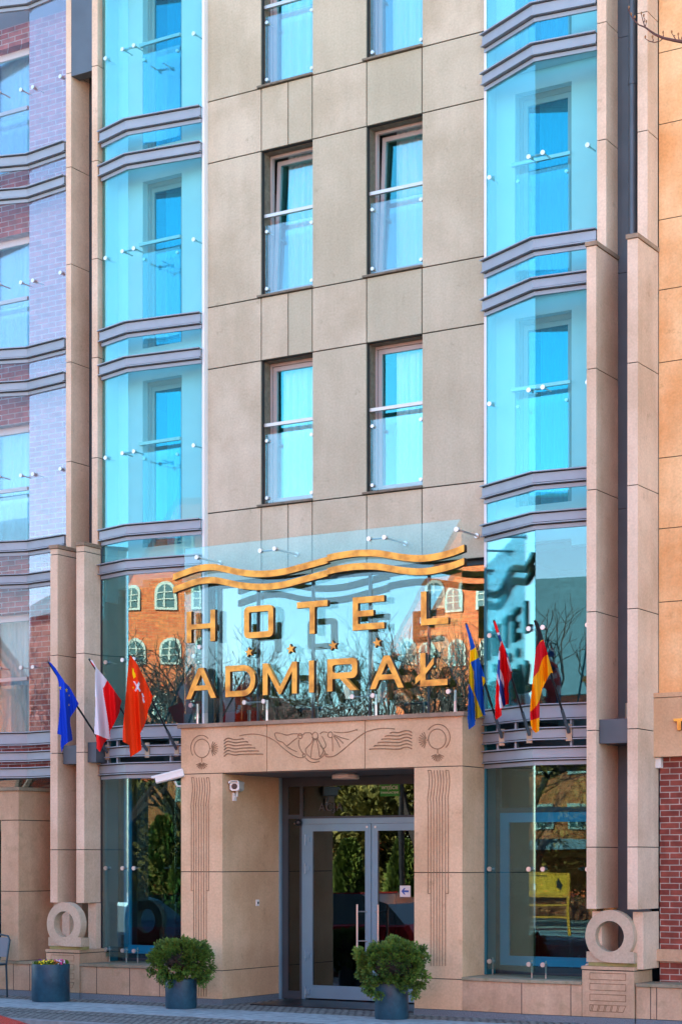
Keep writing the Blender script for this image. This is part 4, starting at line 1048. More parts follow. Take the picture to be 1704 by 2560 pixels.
# ================================================================== PLANTS IN TUBS
def tub(root, x, y, r, h, m):
    mb = MB(); n = 40; prof = [(r*.97, GZ+.008), (r*.97, GZ+.02), (r, GZ+.03), (r, GZ+h-.02), (r*.98, GZ+h), (r*.90, GZ+h), (r*.90, GZ+h-.08), (0.001, GZ+h-.08)]
    vs = [(x+q*math.cos(2*math.pi*k/n), y+q*math.sin(2*math.pi*k/n), z) for q, z in prof for k in range(n)]
    fs = [(i*n+k, i*n+(k+1) % n, (i+1)*n+(k+1) % n, (i+1)*n+k) for i in range(len(prof)-1) for k in range(n)]
    mb.add(vs, fs); return mb.build('pot', m, root, smooth=True)
def pot_mat():
    m, n, l, b = mat('pot_blue'); b.inputs['Roughness'].default_value = .45; b.inputs['Specular IOR Level'].default_value = .4
    tc = n.new('ShaderNodeTexCoord'); nz = n.new('ShaderNodeTexNoise'); nz.inputs['Scale'].default_value = 6; nz.inputs['Detail'].default_value = 9; nz.inputs['Roughness'].default_value = .7
    l.new(tc.outputs['Object'], nz.inputs['Vector'])
    r = n.new('ShaderNodeValToRGB'); e = r.color_ramp.elements; e[0].position = .35; e[0].color = (.008, .035, .06, 1); e[1].position = .72; e[1].color = (.02, .085, .13, 1)
    l.new(nz.outputs[0], r.inputs[0])
    v = n.new('ShaderNodeTexVoronoi'); v.inputs['Scale'].default_value = 26; l.new(tc.outputs['Object'], v.inputs['Vector'])
    q = n.new('ShaderNodeMapRange'); q.inputs[1].default_value = .10; q.inputs[2].default_value = .04; q.inputs[3].default_value = 0; q.inputs[4].default_value = .3; l.new(v.outputs[0], q.inputs[0])
    mx = n.new('ShaderNodeMixRGB'); mx.inputs[2].default_value = (.3, .35, .36, 1); l.new(q.outputs[0], mx.inputs[0]); l.new(r.outputs[0], mx.inputs[1]); l.new(mx.outputs[0], b.inputs['Base Color'])
    return m
M['pot'] = pot_mat()
def spray(mb, p, d, ln, rnd, tone):
    """small flat fan of scale leaves"""
    d = d.normalized(); s = d.cross(Vector((rnd.uniform(-1,1), rnd.uniform(-1,1), rnd.uniform(-1,1)))).normalized()
    for k in (-1, 0, 1):
        dd = (d+s*.55*k).normalized(); w = dd.cross(s.cross(d)).normalized()*ln*.16; L = ln*(1 if k == 0 else .72)
        a = p+dd*L*.08; m_ = p+dd*L*.6; e = p+dd*L
        mb.add([a-w*.4, a+w*.4, m_+w, e, m_-w], [(0,1,2,3,4)], 0, tone)
def shrub(x, y, label, seed, rx, rz, cz, droop, potd, poth, nsp=13000):
    rnd = random.Random(seed); root = thing('potted_shrub', (x, y, GZ), label, 'potted plant', 'round evergreen shrubs in tubs by the door')
    tub(root, x, y, potd/2, poth, M['pot'])
    st = MB(); c = Vector((x, y, cz))
    for k in range(14):
        a = rnd.uniform(0, 6.28); e = rnd.uniform(-.4, .9); q = c+Vector((math.cos(a)*rx*.7, math.sin(a)*rx*.7, e*rz*.6))
        st.tube([(x, y, GZ+poth-.09), (x+math.cos(a)*.04, y+math.sin(a)*.04, cz-.1), q], [.012, .009, .004], 5)
    st.build('stem', M['bark'], root)
    core = MB(); n1, n2 = 16, 10
    for i in range(n2+1):
        for k in range(n1):
            t = math.pi*i/n2; q = 1+.12*math.sin(3*k+5*i); core.v.append((x+rx*.55*q*math.sin(t)*math.cos(6.2832*k/n1), y+rx*.55*q*math.sin(t)*math.sin(6.2832*k/n1), cz+rz*.6*q*math.cos(t))); core.tone.append(0)
    for i in range(n2):
        for k in range(n1): core.f.append((i*n1+k, i*n1+(k+1) % n1, (i+1)*n1+(k+1) % n1, (i+1)*n1+k)); core.m.append(0)
    core.build('inner_twigs', M['bark'], root)
    mb = MB()
    ntuft = 130
    for q_ in range(ntuft):
        # spread tufts evenly with jitter
        ph = q_*2.39996+rnd.uniform(-.25, .25); zz = 1-2*(q_+.5)/ntuft
        if zz < -.82: continue
        rr = math.sqrt(1-zz*zz); v = Vector((rr*math.cos(ph), rr*math.sin(ph), zz))
        b_ = rnd.uniform(.62, .98); dz = -droop*max(0, -zz)*rnd.uniform(.2, 1.0)
        c0 = c+Vector((v.x*rx*b_, v.y*rx*b_, v.z*rz*b_+dz)); tone0 = rnd.uniform(.2, .62)
        up_ = Vector((v.x, v.y, v.z*.7+.35 if zz > -.15 else -.5)).normalized(); tr_ = rnd.uniform(.05, .085)
        for k in range(nsp//ntuft):
            w_ = Vector((rnd.gauss(0,1), rnd.gauss(0,1), rnd.gauss(0,1))).normalized(); t = rnd.random()**.6
            p = c0+(w_*.85+up_*.45)*tr_*t; d = (up_*1.1+w_*.8).normalized()
            spray(mb, p, d, rnd.uniform(.022, .042), rnd, min(1, max(0, tone0-.25+.45*t+rnd.uniform(-.18,.18))))
    mb.build('foliage', M['thuja'], root)
shrub(-13.37, -1.27, 'round evergreen shrub in a blue tub in front of the portal\'s left pillar', 11, .36, .215, .545, .26, .375, .36)
shrub(-10.48, -1.27, 'round evergreen shrub in a blue tub in front of the right door leaf', 12, .40, .235, .575, .24, .375, .40)
ft = thing('flower_tub', (-15.44, -1.20, GZ), 'wide blue tub of purple, yellow and pink flowers at the left', 'planter')
tub(ft, -15.44, -1.20, .238, .475, M['pot'])
rnd = random.Random(5); lf = MB()
for i in range(900):
    a = rnd.uniform(0, 6.28); r = .22*rnd.random()**.5; p = Vector((-15.44+r*math.cos(a), -1.20+r*math.sin(a), GZ+.41+rnd.uniform(0,.08)))
    spray(lf, p, Vector((rnd.uniform(-.6,.6), rnd.uniform(-.6,.6), 1)), .045, rnd, rnd.random())
lf.build('leaves', M['thuja'], ft)
fcs = dict(purple=(.16,.01,.16), yellow=(.85,.62,.0), pink=(.65,.04,.22), orange=(.75,.14,.01), white=(.6,.55,.6))
spots = [('purple', -.19, .0), ('purple', -.10, -.12), ('purple', -.03, .08), ('yellow', .03, -.17), ('yellow', .08, -.15), ('yellow', -.01, -.16), ('pink', .10, .08), ('pink', .17, .03), ('pink', .05, .12), ('orange', .16, -.10), ('pink', .21, -.05), ('purple', -.06, -.02), ('pink', .12, -.02)]
for key in fcs:
    mb = MB()
    for k_, dx, dy in spots:
        if k_ != key and not (key == 'white' and rnd.random() < .15): continue
        for q in range(16):
            p = Vector((-15.44+dx+rnd.gauss(0,.025), -1.20+dy+rnd.gauss(0,.03), GZ+.475+rnd.uniform(0,.05)))
            nrm = Vector((rnd.uniform(-.5,.5)+.3, rnd.uniform(-1,.2), rnd.uniform(.2,1))).normalized(); u = nrm.orthogonal().normalized(); v = nrm.cross(u); r = .013
            mb.add([p+(u*math.cos(t)+v*math.sin(t))*r*(1 if j % 2 else .7) for j, t in enumerate([k*math.pi/5 for k in range(10)])], [tuple(range(10))])
    if mb.v: mb.build('blossoms', plain('petal_'+key, fcs[key], .6), ft)

# ================================================================== CAMERAS, LAMP, NOTICES, DOOR BITS
def rotz(v, c, a):
    x, y = v[0]-c[0], v[1]-c[1]; return (c[0]+x*math.cos(a)-y*math.sin(a), c[1]+x*math.sin(a)+y*math.cos(a), v[2])
def cctv(name_loc, label, a, pitch, L, r, arm):
    c = Vector(name_loc); root = thing('security_camera', c, label, 'camera', 'cameras on the portal')
    Mx = Matrix.Translation(c) @ Matrix.Rotation(a, 4, 'Z') @ Matrix.Rotation(pitch, 4, 'X')
    def put(mb): mb.v = [tuple(Mx @ Vector(v)) for v in mb.v]; return mb
    n = 8; pr = [(-r, -.7*r), (-.6*r, -r), (.6*r, -r), (r, -.7*r), (r, .5*r), (.7*r, .85*r), (-.7*r, .85*r), (-r, .5*r)]
    put(MB().prism_y([(x, z) for x, z in pr], -L/2, L/2)).build('body', M['white'], root)
    put(MB().prism_y([(-1.12*r, .5*r), (-1.12*r, .9*r), (-.75*r, 1.1*r), (.75*r, 1.1*r), (1.12*r, .9*r), (1.12*r, .5*r), (1.05*r, .5*r), (.72*r, .95*r), (-.72*r, .95*r), (-1.05*r, .5*r)], -L/2-.04, L/2)).build('hood', M['white'], root)
    m_ = MB(); disc_y(m_, 0, -L/2-.004, -.1*r, .62*r, .012); put(m_).build('lens', M['black'], root)
    b_ = MB(); b_.tube(arm, .013, 8); e = arm[-1]; b_.box(e[0]-.006, e[0]+.02, e[1]-.03, e[1]+.03, e[2]-.05, e[2]+.05); b_.build('bracket', M['white'], root, smooth=False)
cx, cz = at(597, 1966, -.30)
cctv((cx, -.34, cz), 'white security camera facing the street inside the entrance, by the left pillar', R_(20), R_(0), .24, .058,
     [(cx, -.34, cz-.05), (cx, -.34, cz-.12), (-13.25, -.34, cz-.13)])
cx, cz = at(425, 1935, -.75)
cctv((-13.99, -.66, 2.76), 'long white security camera on the outer left side of the portal', R_(-62), R_(14), .36, .05,
     [(-13.96, -.60, 2.70), (-13.95, -.56, 2.64), (-13.89, -.52, 2.64)])
dm = thing('dome_camera', (-12.93, YD-.06, 2.20), 'small black ball camera at the top left corner of the door frame', 'camera')
mb = MB(); n = 16
for i in range(9):
    for k in range(n):
        t = math.pi*i/8; mb.v.append((-12.94+.045*math.sin(t)*math.cos(2*math.pi*k/n), YD-.06+.045*math.sin(t)*math.sin(2*math.pi*k/n), 2.20+.045*math.cos(t))); mb.tone.append(0)
for i in range(8):
    for k in range(n): mb.f.append((i*n+k, i*n+(k+1) % n, (i+1)*n+(k+1) % n, (i+1)*n+k)); mb.m.append(0)
mb.build('housing', M['black'], dm, smooth=True); MB().tube([(-12.97, YD-.06, 2.20), (-13.02, YD-.02, 2.19)], .012, 8).build('lens', M['steel'], dm)
lp = thing('ceiling_lamp', (-11.90, .08, 2.70), 'round white flat lamp under the portal ceiling above the doors', 'lamp')
mb = MB(); n = 40; mb.prism_z([(-11.90+.165*math.cos(2*math.pi*k/n), .08+.165*math.sin(2*math.pi*k/n)) for k in range(n)], 2.705, 2.758); mb.build('shade', M['lampwhite'], lp, bevel=.008)
mb = MB(); mb.prism_z([(-11.90+.12*math.cos(2*math.pi*k/n), .08+.12*math.sin(2*math.pi*k/n)) for k in range(n)], 2.758, 2.775); mb.build('mount', M['metal'], lp)
# arrow sign on the right door leaf
asg = thing('arrow_sign', (-11.42, YD-.03, 1.27), 'small white notice with a blue arrow on the right door leaf', 'sign')
MB().box(-11.494, -11.345, YD-.006, YD-.001, 1.272, 1.41).build('plate', M['white'], asg)
M['sign_blue'] = plain('sign_blue', (.01, .09, .42), .5); M['sign_green'] = plain('sign_green', (.0, .26, .03), .45); M['sign_white'] = plain('sign_white', (.75,.8,.75), .5)
ax, az_ = -11.42, 1.341
MB().prism_y([(ax-.052, az_), (ax-.012, az_+.040), (ax+.006, az_+.040), (ax-.016, az_+.012), (ax+.050, az_+.012), (ax+.050, az_-.012), (ax-.016, az_-.012), (ax+.006, az_-.040), (ax-.012, az_-.040)], YD-.009, YD-.0065).build('arrow', M['sign_blue'], asg)
es = thing('exit_sign', (-11.64, YD+.01, 2.51), 'green emergency exit notice in the pane over the doors', 'sign')
MB().box(-11.782, -11.508, YD+.008, YD+.014, 2.513, 2.658).build('plate', M['sign_green'], es)
text_mesh('WYJŚCIE', .060, (-11.645, YD+.006, 2.598), M['sign_white'], es, .001)
text_mesh('EWAKUACYJNE', .036, (-11.645, YD+.006, 2.545), M['sign_white'], es, .001)
M['faint'] = plain('faint', (.07, .075, .08), .8)
ls = thing('lettering_sign', (-12.5, YD+.01, 2.34), 'faint grey capital letters in the pane above the left door leaf', 'sign')
text_mesh('ACJA', .14, (-12.50, YD+.008, 2.345), M['faint'], ls, .001, spacing=1.15)
db = thing('door_bell', (-13.25, .05, 1.15), 'small white bell button on the left inner wall of the entrance', 'bell')
Yd, Zd = atx(643, 2256, -13.25)
MB().box(-13.254, -13.238, Yd-.028, Yd+.028, Zd-.045, Zd+.035).build('plate', M['white'], db); MB().box(-13.238, -13.232, Yd-.012, Yd+.012, Zd-.02, Zd+.01).build('button', M['black'], db)
mt = MB().box(-13.0, -10.7, -.35, .62, GZ+.001, GZ+.014).build('door_mat', M['black']); tag(mt, 'dark flat mat on the cobbles in front of the doors', 'mat')
ts = thing('shop_lettering', (-7.25, -.26, 3.1), 'golden letter T on the stone fascia at the right edge', 'sign')
x0, z1 = at(1684, 1797, -.26); x1, z0 = at(1712, 1825, -.26)
spline_fill('letter', [[(x0, z1), (x1, z1), (x1, z1-.03), ((x0+x1)/2+.022, z1-.03), ((x0+x1)/2+.022, z0), ((x0+x1)/2-.022, z0), ((x0+x1)/2-.022, z1-.03), (x0, z1-.03)]], -.285, .03, M['gold'], ts, M['bronze_side'])
ab = MB().box(-7.80, -7.735, -.20, -.121, 2.72, 2.838).build('alarm_box', M['white'], bevel=.006); tag(ab, 'small white box under the stone fascia, right of the fins', 'box')

# ================================================================== CAFE CHAIR at the left edge
ch = thing('cafe_chair', (-16.55, -1.15, GZ), 'dark metal cafe chair cut by the left edge of the photograph', 'chair')
M['chair'] = plain('chair_metal', (.03, .06, .08), .45, .5); M['mesh_seat'] = plain('mesh_seat', (.16, .17, .19), .6, .3)
cx_, cy_ = -16.62, -1.12
fx = lambda u, v, z: (cx_+u, cy_+v, GZ+z)
for s_ in (-.2, .2):
    q = MB(); q.tube([fx(s_, .22, 0), fx(s_, .20, .42), fx(s_, .24, .62), fx(s_*.95, .28, .74)], .013, 8); q.tube([fx(s_, -.22, 0), fx(s_, -.18, .42), fx(s_, .20, .43)], .013, 8)
    q.build('leg', M['chair'], ch, smooth=True)
q = MB(); q.tube([fx(-.19, .28, .74), fx(-.14, .30, .79), fx(0, .31, .805), fx(.14, .30, .79), fx(.19, .28, .74)], .013, 8); q.build('top_rail', M['chair'], ch, smooth=True)
MB().box(cx_-.19, cx_+.19, cy_-.20, cy_+.20, GZ+.435, GZ+.445).build('seat', M['mesh_seat'], ch)
q = MB(); q.add([fx(-.18,.235,.52), fx(.18,.235,.52), fx(.17,.29,.77), fx(-.17,.29,.77), fx(-.18,.243,.52), fx(.18,.243,.52), fx(.17,.298,.77), fx(-.17,.298,.77)], [(0,1,2,3),(7,6,5,4),(0,4,5,1),(1,5,6,2),(2,6,7,3),(3,7,4,0)])
q.build('backrest', M['mesh_seat'], ch)

# ================================================================== TREES
def bare_tree(x, y, h, seed, label, depth=6, r0=None, group='bare trees across the street', lean=0):
    rnd = random.Random(seed); root = thing('bare_tree', (x, y, GZ-.1), label, 'tree', group)
    tr = MB(); br = MB(); r0 = r0 or h*.022
    def grow(p, d, L, r, lv):
        n = 3; pts = [p]; q = p.copy(); dd = d.copy()
        for i in range(n):
            dd = (dd+Vector((rnd.uniform(-.16,.16), rnd.uniform(-.16,.16), rnd.uniform(-.02,.10)))).normalized(); q = q+dd*L/n; pts.append(q.copy())
        (tr if lv == 0 else br).tube(pts, [r*(1-.3*i/n) for i in range(n+1)], 6 if lv < 2 else 3, caps=False)
        if lv >= depth: return
        k = rnd.choice((2, 3, 3)) if lv else 4
        for i in range(k):
            t = rnd.uniform(.45, 1); pp = pts[min(n, int(t*n)+1)] if lv else pts[min(n, 2+(i % 2))]
            ax = dd.cross(Vector((rnd.uniform(-1,1), rnd.uniform(-1,1), rnd.uniform(-.3,.3)))).normalized(); a = rnd.uniform(.35, .85)
            nd = (dd*math.cos(a)+ax*math.sin(a)).normalized(); nd.z = nd.z*.8+.12
            grow(pp, nd.normalized(), L*rnd.uniform(.62, .82), max(r*.60, .010), lv+1)
    grow(Vector((x, y, GZ-.1)), Vector((lean, 0, 1)).normalized(), h*.30, r0, 0)
    tr.build('trunk', M['bark'], root); br.build('crown', M['bark'], root)
    return root
def copy_tree(o, loc, label, rz=0, sc=1):
    c = o.copy(); COL.objects.link(c); c.location = loc; c.rotation_euler.z = rz; c.scale = (sc,)*3; c['label'] = label
    for k in list(o.children):
        d = k.copy(); COL.objects.link(d); d.parent = c
    return c
T1 = bare_tree(-32.4, -26.5, 9.8, 21, 'spreading bare tree reflected in the middle of the sign glass', 7)
copy_tree(T1, (-28.6, -28.5, GZ-.1), 'bare tree standing just right of the spreading one across the street', 2.1, .9)
copy_tree(T1, (-21.5, -24.0, GZ-.1), 'bare tree in front of the gabled brick house across the street', 4.0, .85)
T2 = bare_tree(-24.5, -23.5, 9.5, 33, 'thick limbed bare tree by the kerb across the street', 6, .2)
copy_tree(T1, (-30.6, -25.2, GZ-.1), 'slender bare tree nearest the spreading one across the street', 5.2, .82)
copy_tree(T1, (-35.2, -28.0, GZ-.1), 'bare tree behind the far end of the hedge row', 3.1, 1.0)
copy_tree(T2, (-26.6, -29.5, GZ-.1), 'bare tree close against the gabled house wall', 2.5, .95)
copy_tree(T2, (-42, -28, GZ-.1), 'bare tree farthest to the left across the street', 1.2, 1.15)
copy_tree(T2, (-14.5, -24.5, GZ-.1), 'bare tree beside the yellow board across the street', 3.3, .95)
copy_tree(T1, (-52, -22, GZ-.1), 'bare tree far down the street on the left', .6, 1.1)

def conifer(x, y, h, r, seed, label):
    rnd = random.Random(seed); root = thing('conifer', (x, y, GZ-.1), label, 'tree', 'conifers in the hedge row across the street')
    MB().tube([(x, y, GZ-.1), (x, y, GZ+h*.7)], [.07, .02], 6).build('trunk', M['bark'], root)
    mb = MB()
    for i in range(3800):
        t = rnd.random()**.8; a = rnd.uniform(0, 6.28); rr = r*(1-t)**.6*(.6+.4*rnd.random())*(1+.18*math.sin(3*a+9*t)); z = GZ+.1+t*h
        p = Vector((x+rr*math.cos(a), y+rr*math.sin(a), z)); spray(mb, p, Vector((math.cos(a), math.sin(a), 1.1)), rnd.uniform(.10,.2), rnd, rnd.random()*.8+.1*math.sin(5*a))
    mb.build('crown', M['conifer'], root); return root
CF = conifer(-24.5, -22.2, 2.15, .62, 41, 'conifer in the hedge row directly behind the street lamp')
for i, (x, y, s_, lb1) in enumerate(((-26.2, -22.4, 1.0, 'second conifer along the hedge row from the street lamp'), (-27.9, -22.3, 1.1, 'third conifer along the hedge row, taller than its neighbours'), (-22.6, -22.3, .82, 'low conifer at the right of the street lamp'),
        (-35.6, -22.4, 1.12, 'tall conifer beyond the far left end of the row'), (-29.8, -22.5, 1.05, 'conifer at the left half of the hedge row'), (-31.8, -22.4, 1.3, 'broad conifer second from the far end of the row'), (-33.4, -22.2, 1.2, 'last conifer at the far left of the row'), (-22.0, -23.6, 1.0, 'conifer nearest the yellow board'))):
    copy_tree(CF, (x, y, GZ-.1), lb1, i*1.3, s_)
# leafy broad crown reflected in the doors
def leafy(x, y, h, r, seed, label):
    rnd = random.Random(seed); root = thing('leafy_tree', (x, y, GZ-.1), label, 'tree')
    MB().tube([(x, y, GZ-.1), (x+.1, y, h*.6)], [.16, .07], 8).build('trunk', M['bark'], root); mb = MB()
    cs = [(Vector((x+rnd.uniform(-r,r)*.7, y+rnd.uniform(-r,r)*.5, h*.62+rnd.uniform(-.42,.38)*h)), r*rnd.uniform(.3,.5)) for _ in range(22)]
    for i in range(9000):
        c, q = rnd.choice(cs); v = Vector((rnd.gauss(0,1), rnd.gauss(0,1), rnd.gauss(0,1))).normalized()
        spray(mb, c+v*q*rnd.uniform(.5,1.1), v+Vector((0,0,.5)), rnd.uniform(.12,.24), rnd, rnd.random()**1.5)
    mb.build('crown', M['autumn'], root); return root
leafy(-27.4, -24.6, 3.6, 1.7, 51, 'broad green tree across the street mirrored in the door glass')
leafy(-24.8, -25.6, 3.8, 1.7, 52, 'tall yellowish tree in front of the gabled house')
leafy(-13.5, -26.5, 4.4, 2.0, 53, 'bushy tree behind the yellow board')

# one bare branch reaching into the top right corner, from a street tree outside the frame
bt = thing('street_tree', (-2.4, -9.2, GZ), 'bare street tree whose thin budding branch reaches into the top right corner', 'tree')
MB().tube([(-2.4,-9.2,GZ), (-2.35,-9.2,2.5), (-2.3,-9.25,5.2), (-2.1,-9.2,7.5)], [.16,.13,.10,.05], 10).build('trunk', M['bark'], bt)
bq = zoomed(1440, 0, 3.367); YBR = -9.2
def bp(a, b_):
    x, y = bq(a, b_); X_, Z_ = at(x, y, YBR); return (X_, YBR, Z_)
bm_ = MB(); main = [bp(*q) for q in ((440,75),(450,120),(485,170),(525,210),(575,228),(620,262),(660,290),(730,320),(820,340),(889,352))]
e = main[-1]; main += [(e[0]+.35, YBR, e[2]-.10), (e[0]+.9, YBR, e[2]-.35), (-2.3, -9.23, e[2]-1.2)]
bm_.tube(main, [.0022,.003,.0035,.004,.005,.006,.007,.008,.009,.010,.016,.025,.05], 6)
for pts in (((575,225),(560,180),(545,125)), ((565,190),(575,165),(565,145)), ((730,322),(700,345),(655,358),(610,345),(578,325)), ((640,355),(645,335),(638,322)), ((730,320),(730,300),(728,285)), ((485,170),(490,155)), ((840,345),(820,310),(800,280)), ((815,305),(830,295)), ((870,350),(858,320),(855,300)), ((875,350),(889,300),(889,275)), ((440,75),(435,95)), ((440,78),(448,66)), ((575,228),(586,195))):
    bm_.tube([bp(*q) for q in pts], [.0035]+[.0028]*(len(pts)-2)+[.0018], 5)
bm_.build('branch', M['twig'], bt)
mb = MB()
for a, b_ in ((440,72),(565,140),(545,122),(578,322),(638,320),(728,283),(490,153),(460,130),(586,192),(800,278),(855,298)):
    p = Vector(bp(a, b_)); mb.tube([p, p+Vector((.0,0,.010)), p+Vector((0,0,.018))], [.004,.006,.001], 6)
mb.build('bud', plain('bud', (.28,.14,.05), .7), bt)
up = MB()
rnd = random.Random(9)
for k in range(16):
    a = rnd.uniform(-1.2, 1.4); p = Vector((-2.1,-9.2,7.3)); d = Vector((math.cos(a), math.sin(a)*.8, rnd.uniform(.5,1.2)))
    if d.x < 0: d.x = -d.x*.3
    up.tube([p, p+d*.8, p+d*1.5+Vector((0,0,.3)), p+d*2.2+Vector((.1,0,.8))], [.03,.02,.012,.004], 5)
up.build('crown', M['bark'], bt)

# ================================================================== ACROSS THE STREET (seen mirrored in the glass)
def house(name, x0, x1, yf, yb, eave, ridge, m, label, wins, gable=True, roofm=None, flat=0):
    root = thing(name, ((x0+x1)/2, yf, GZ-.1), label, 'house'); mb = MB(); xm = (x0+x1)/2
    if gable:
        mb.prism_y([(x0, GZ-.1), (x1, GZ-.1), (x1, eave), (xm+flat, ridge), (xm-flat, ridge), (x0, eave)] if flat else [(x0, GZ-.1), (x1, GZ-.1), (x1, eave), (xm, ridge), (x0, eave)], yb, yf)
        mb.build('wall', m, root)
        r = MB()
        for s_, xa in ((1, x0), (-1, x1)):
            r.prism_y([(xa-.25*s_, eave-.2), (xm-flat*s_, ridge+.02), (xm, ridge+.02), (xm, ridge+.22), (xm-flat*s_-.1*s_, ridge+.22), (xa-.25*s_, eave)], yb-.2, yf-.06)
        r.build('roof', roofm, root)
    else:
        mb.box(x0, x1, yb, yf, GZ-.1, eave); mb.build('wall', m, root)
        ym = (yf+yb)/2; r = MB(); r.add([(x0-.3,yf+.4,eave),(x1+.3,yf+.4,eave),(x1+.3,ym,ridge),(x0-.3,ym,ridge),(x0-.3,yb-.4,eave),(x1+.3,yb-.4,eave)], [(0,1,2,3),(3,2,5,4),(0,3,4),(1,5,2),(0,4,5,1)]); r.build('roof', roofm, root)
    for (cx, cz, ww, wh, ar) in wins:
        o_ = []; i_ = []
        def shape(w_, h_, z0):
            if ar: return [(cx-w_/2, z0), (cx+w_/2, z0), (cx+w_/2, z0+h_*.62)]+[(cx+w_/2*math.cos(R_(a)), z0+h_*.62+h_*.38*math.sin(R_(a))) for a in range(15, 180, 15)]+[(cx-w_/2, z0+h_*.62)]
            return [(cx-w_/2, z0), (cx+w_/2, z0), (cx+w_/2, z0+h_), (cx-w_/2, z0+h_)]
        f = MB(); f.prism_y(shape(ww, wh, cz), yf-.02, yf+.06); w_ = f.build('window', M['opp_frame'], root)
        p = MB(); p.prism_y(shape(ww*.74, wh*.80, cz+wh*.09), yf+.061, yf+.068); p.build('pane', M['pane_opp'], w_)
        b_ = MB(); b_.box(cx-.025, cx+.025, yf+.07, yf+.09, cz+wh*.09, cz+wh*.86)
        for q in (.34, .58): b_.box(cx-ww*.37, cx+ww*.37, yf+.091, yf+.10, cz+wh*q, cz+wh*q+.035)
        b_.build('glazing_bar', M['opp_frame'], w_)
    return root
M['pane_opp'] = plain('pane_opp', (.09, .15, .15), .12, spec=.8)
M['opp_frame'] = plain('opp_frame', (.50, .48, .40), .6)
M['tile'] = plain('roof_tile', (.22, .07, .04), .8, var=.25, vscale=6)
M['tile_grey'] = plain('roof_tile_grey', (.05, .11, .13), .6, var=.2, vscale=5)
M['render_w'] = plain('render_white', (.55, .52, .47), .8, var=.06)
wA = []
for z, ar, a_, n_ in ((2.7, False, -30.0, 9), (4.5, False, -30.0, 9), (6.25, True, -29.9, 9), (8.0, True, -29.6, 8), (9.75, True, -28.6, 6), (11.4, True, -26.9, 3)):
    for c in range(n_): wA.append((a_+c*1.12, z, .64, .86, ar))
house('gabled_house', -30.8, -20.2, -34, -46, 7.6, 13.1, M['brick_opp'], 'orange brick gabled house with white arched windows, mirrored in the sign glass', wA, True, M['tile'], 1.6)
wB = [(x, z, .95, 1.3, z > 3) for x in (-17, -15.6, -13.9, -12.2, -10.5) for z in (1.5, 4.0)]
house('low_brick_house', -18.2, -9.2, -33, -43, 6.4, 10.6, M['brick_opp'], 'lower orange brick house with a grey roof opposite the right bay', wB, False, M['tile_grey'])
wC = [(x, z, .9, 1.3, False) for x in (-64, -61, -58, -55, -52, -49) for z in (1.4, 4.2, 7.0, 9.8)]
house('added_tenement', -68, -46, -33, -43, 12.5, 15.5, M['brick_dark'], 'tall dark red brick tenement added far to the left to darken reflections', wC, False, M['tile_grey'])  # added dark house, keeps sky reflection off the left building's glass
wD = [(x, z, .9, 1.3, True) for x in (-6, -3.5, -1, 1.5, 4) for z in (1.5, 4.2, 6.8)]
house('long_brick_house', -7.5, 16, -36, -46, 9, 12, M['brick_opp'], 'long brick house behind the photographer on the right', wD, False, M['tile'])
wE = [(x, z, .9, 1.3, True) for x in (-43.5, -41, -38.5) for z in (1.5, 3.9)]
house('small_brick_house', -45, -37.5, -36, -44, 5.6, 8.0, M['brick_opp'], 'small brick house left of the bare trees', wE, True, M['tile'])
can = MB().box(-30.5, -17.8, -33.95, -31.9, 2.05, 2.35).build('shop_canopy', M['metal']); tag(can, 'flat grey canopy along the foot of the gabled house', 'canopy')
# yellow board on legs
yb_ = thing('yellow_board', (-19.75, -21.5, GZ), 'yellow advertising board on yellow legs across the street', 'board')
M['ybl'] = plain('board_yellow', (1.0, .36, .0), .5); M['yfr'] = plain('board_frame', (.90, .28, .0), .5)
Yq = -21.5; bx0, bx1 = -20.85, -19.05
MB().box(bx0, bx1, Yq-.03, Yq, .92, 1.42).build('panel', M['ybl'], yb_)
f = MB(); f.box(bx0-.05, bx0, Yq-.04, Yq+.01, GZ, 1.45); f.box(bx1, bx1+.07, Yq-.04, Yq+.01, GZ, 1.45); f.box(bx0, bx1, Yq-.04, Yq+.01, .87, .915); f.box(bx0, bx1, Yq-.04, Yq+.01, .66, .70); f.box(bx0, bx1, Yq-.04, Yq+.01, 1.425, 1.45); f.box(bx0+.9, bx1, Yq-.04, Yq+.01, .36, .40)
f.build('frame', M['yfr'], yb_)
t = MB()
for a, b_, c in ((.04,.32,1.36),(.40,.72,1.36),(.36,.56,1.16),(.36,.52,1.10),(.38,.50,1.04),(.08,.22,1.05)):
    t.box(bx0+(bx1-bx0)*a, bx0+(bx1-bx0)*b_, Yq+.001, Yq+.006, c, c+.022)
t.prism_y([(bx0+.08,1.22),(bx0+.52,1.22),(bx0+.42,1.29),(bx0+.28,1.26),(bx0+.2,1.33)], Yq+.001, Yq+.006)
t.prism_y([(bx1-.28,1.12),(bx1-.16,1.05),(bx1-.12,1.18),(bx1-.22,1.34),(bx1-.27,1.25)], Yq+.001, Yq+.006)
t.build('lettering', M['black'], yb_)
# street lamp
sl_ = thing('street_lamp', (-23.4, -20.2, GZ-.1), 'dark street lamp post by the far pavement', 'lamp post')
q = MB(); q.tube([(-23.4,-20.2,GZ-.1),(-23.4,-20.2,5.6)], [.09,.05], 10); q.tube([(-23.7,-20.2,4.1),(-23.1,-20.2,4.1)], .03, 8); q.build('post', M['black'], sl_)
q = MB(); q.tube([(-23.4,-20.2,5.6),(-23.4,-20.2,6.1)], [.12,.22], 10); q.build('lantern', M['white'], sl_)

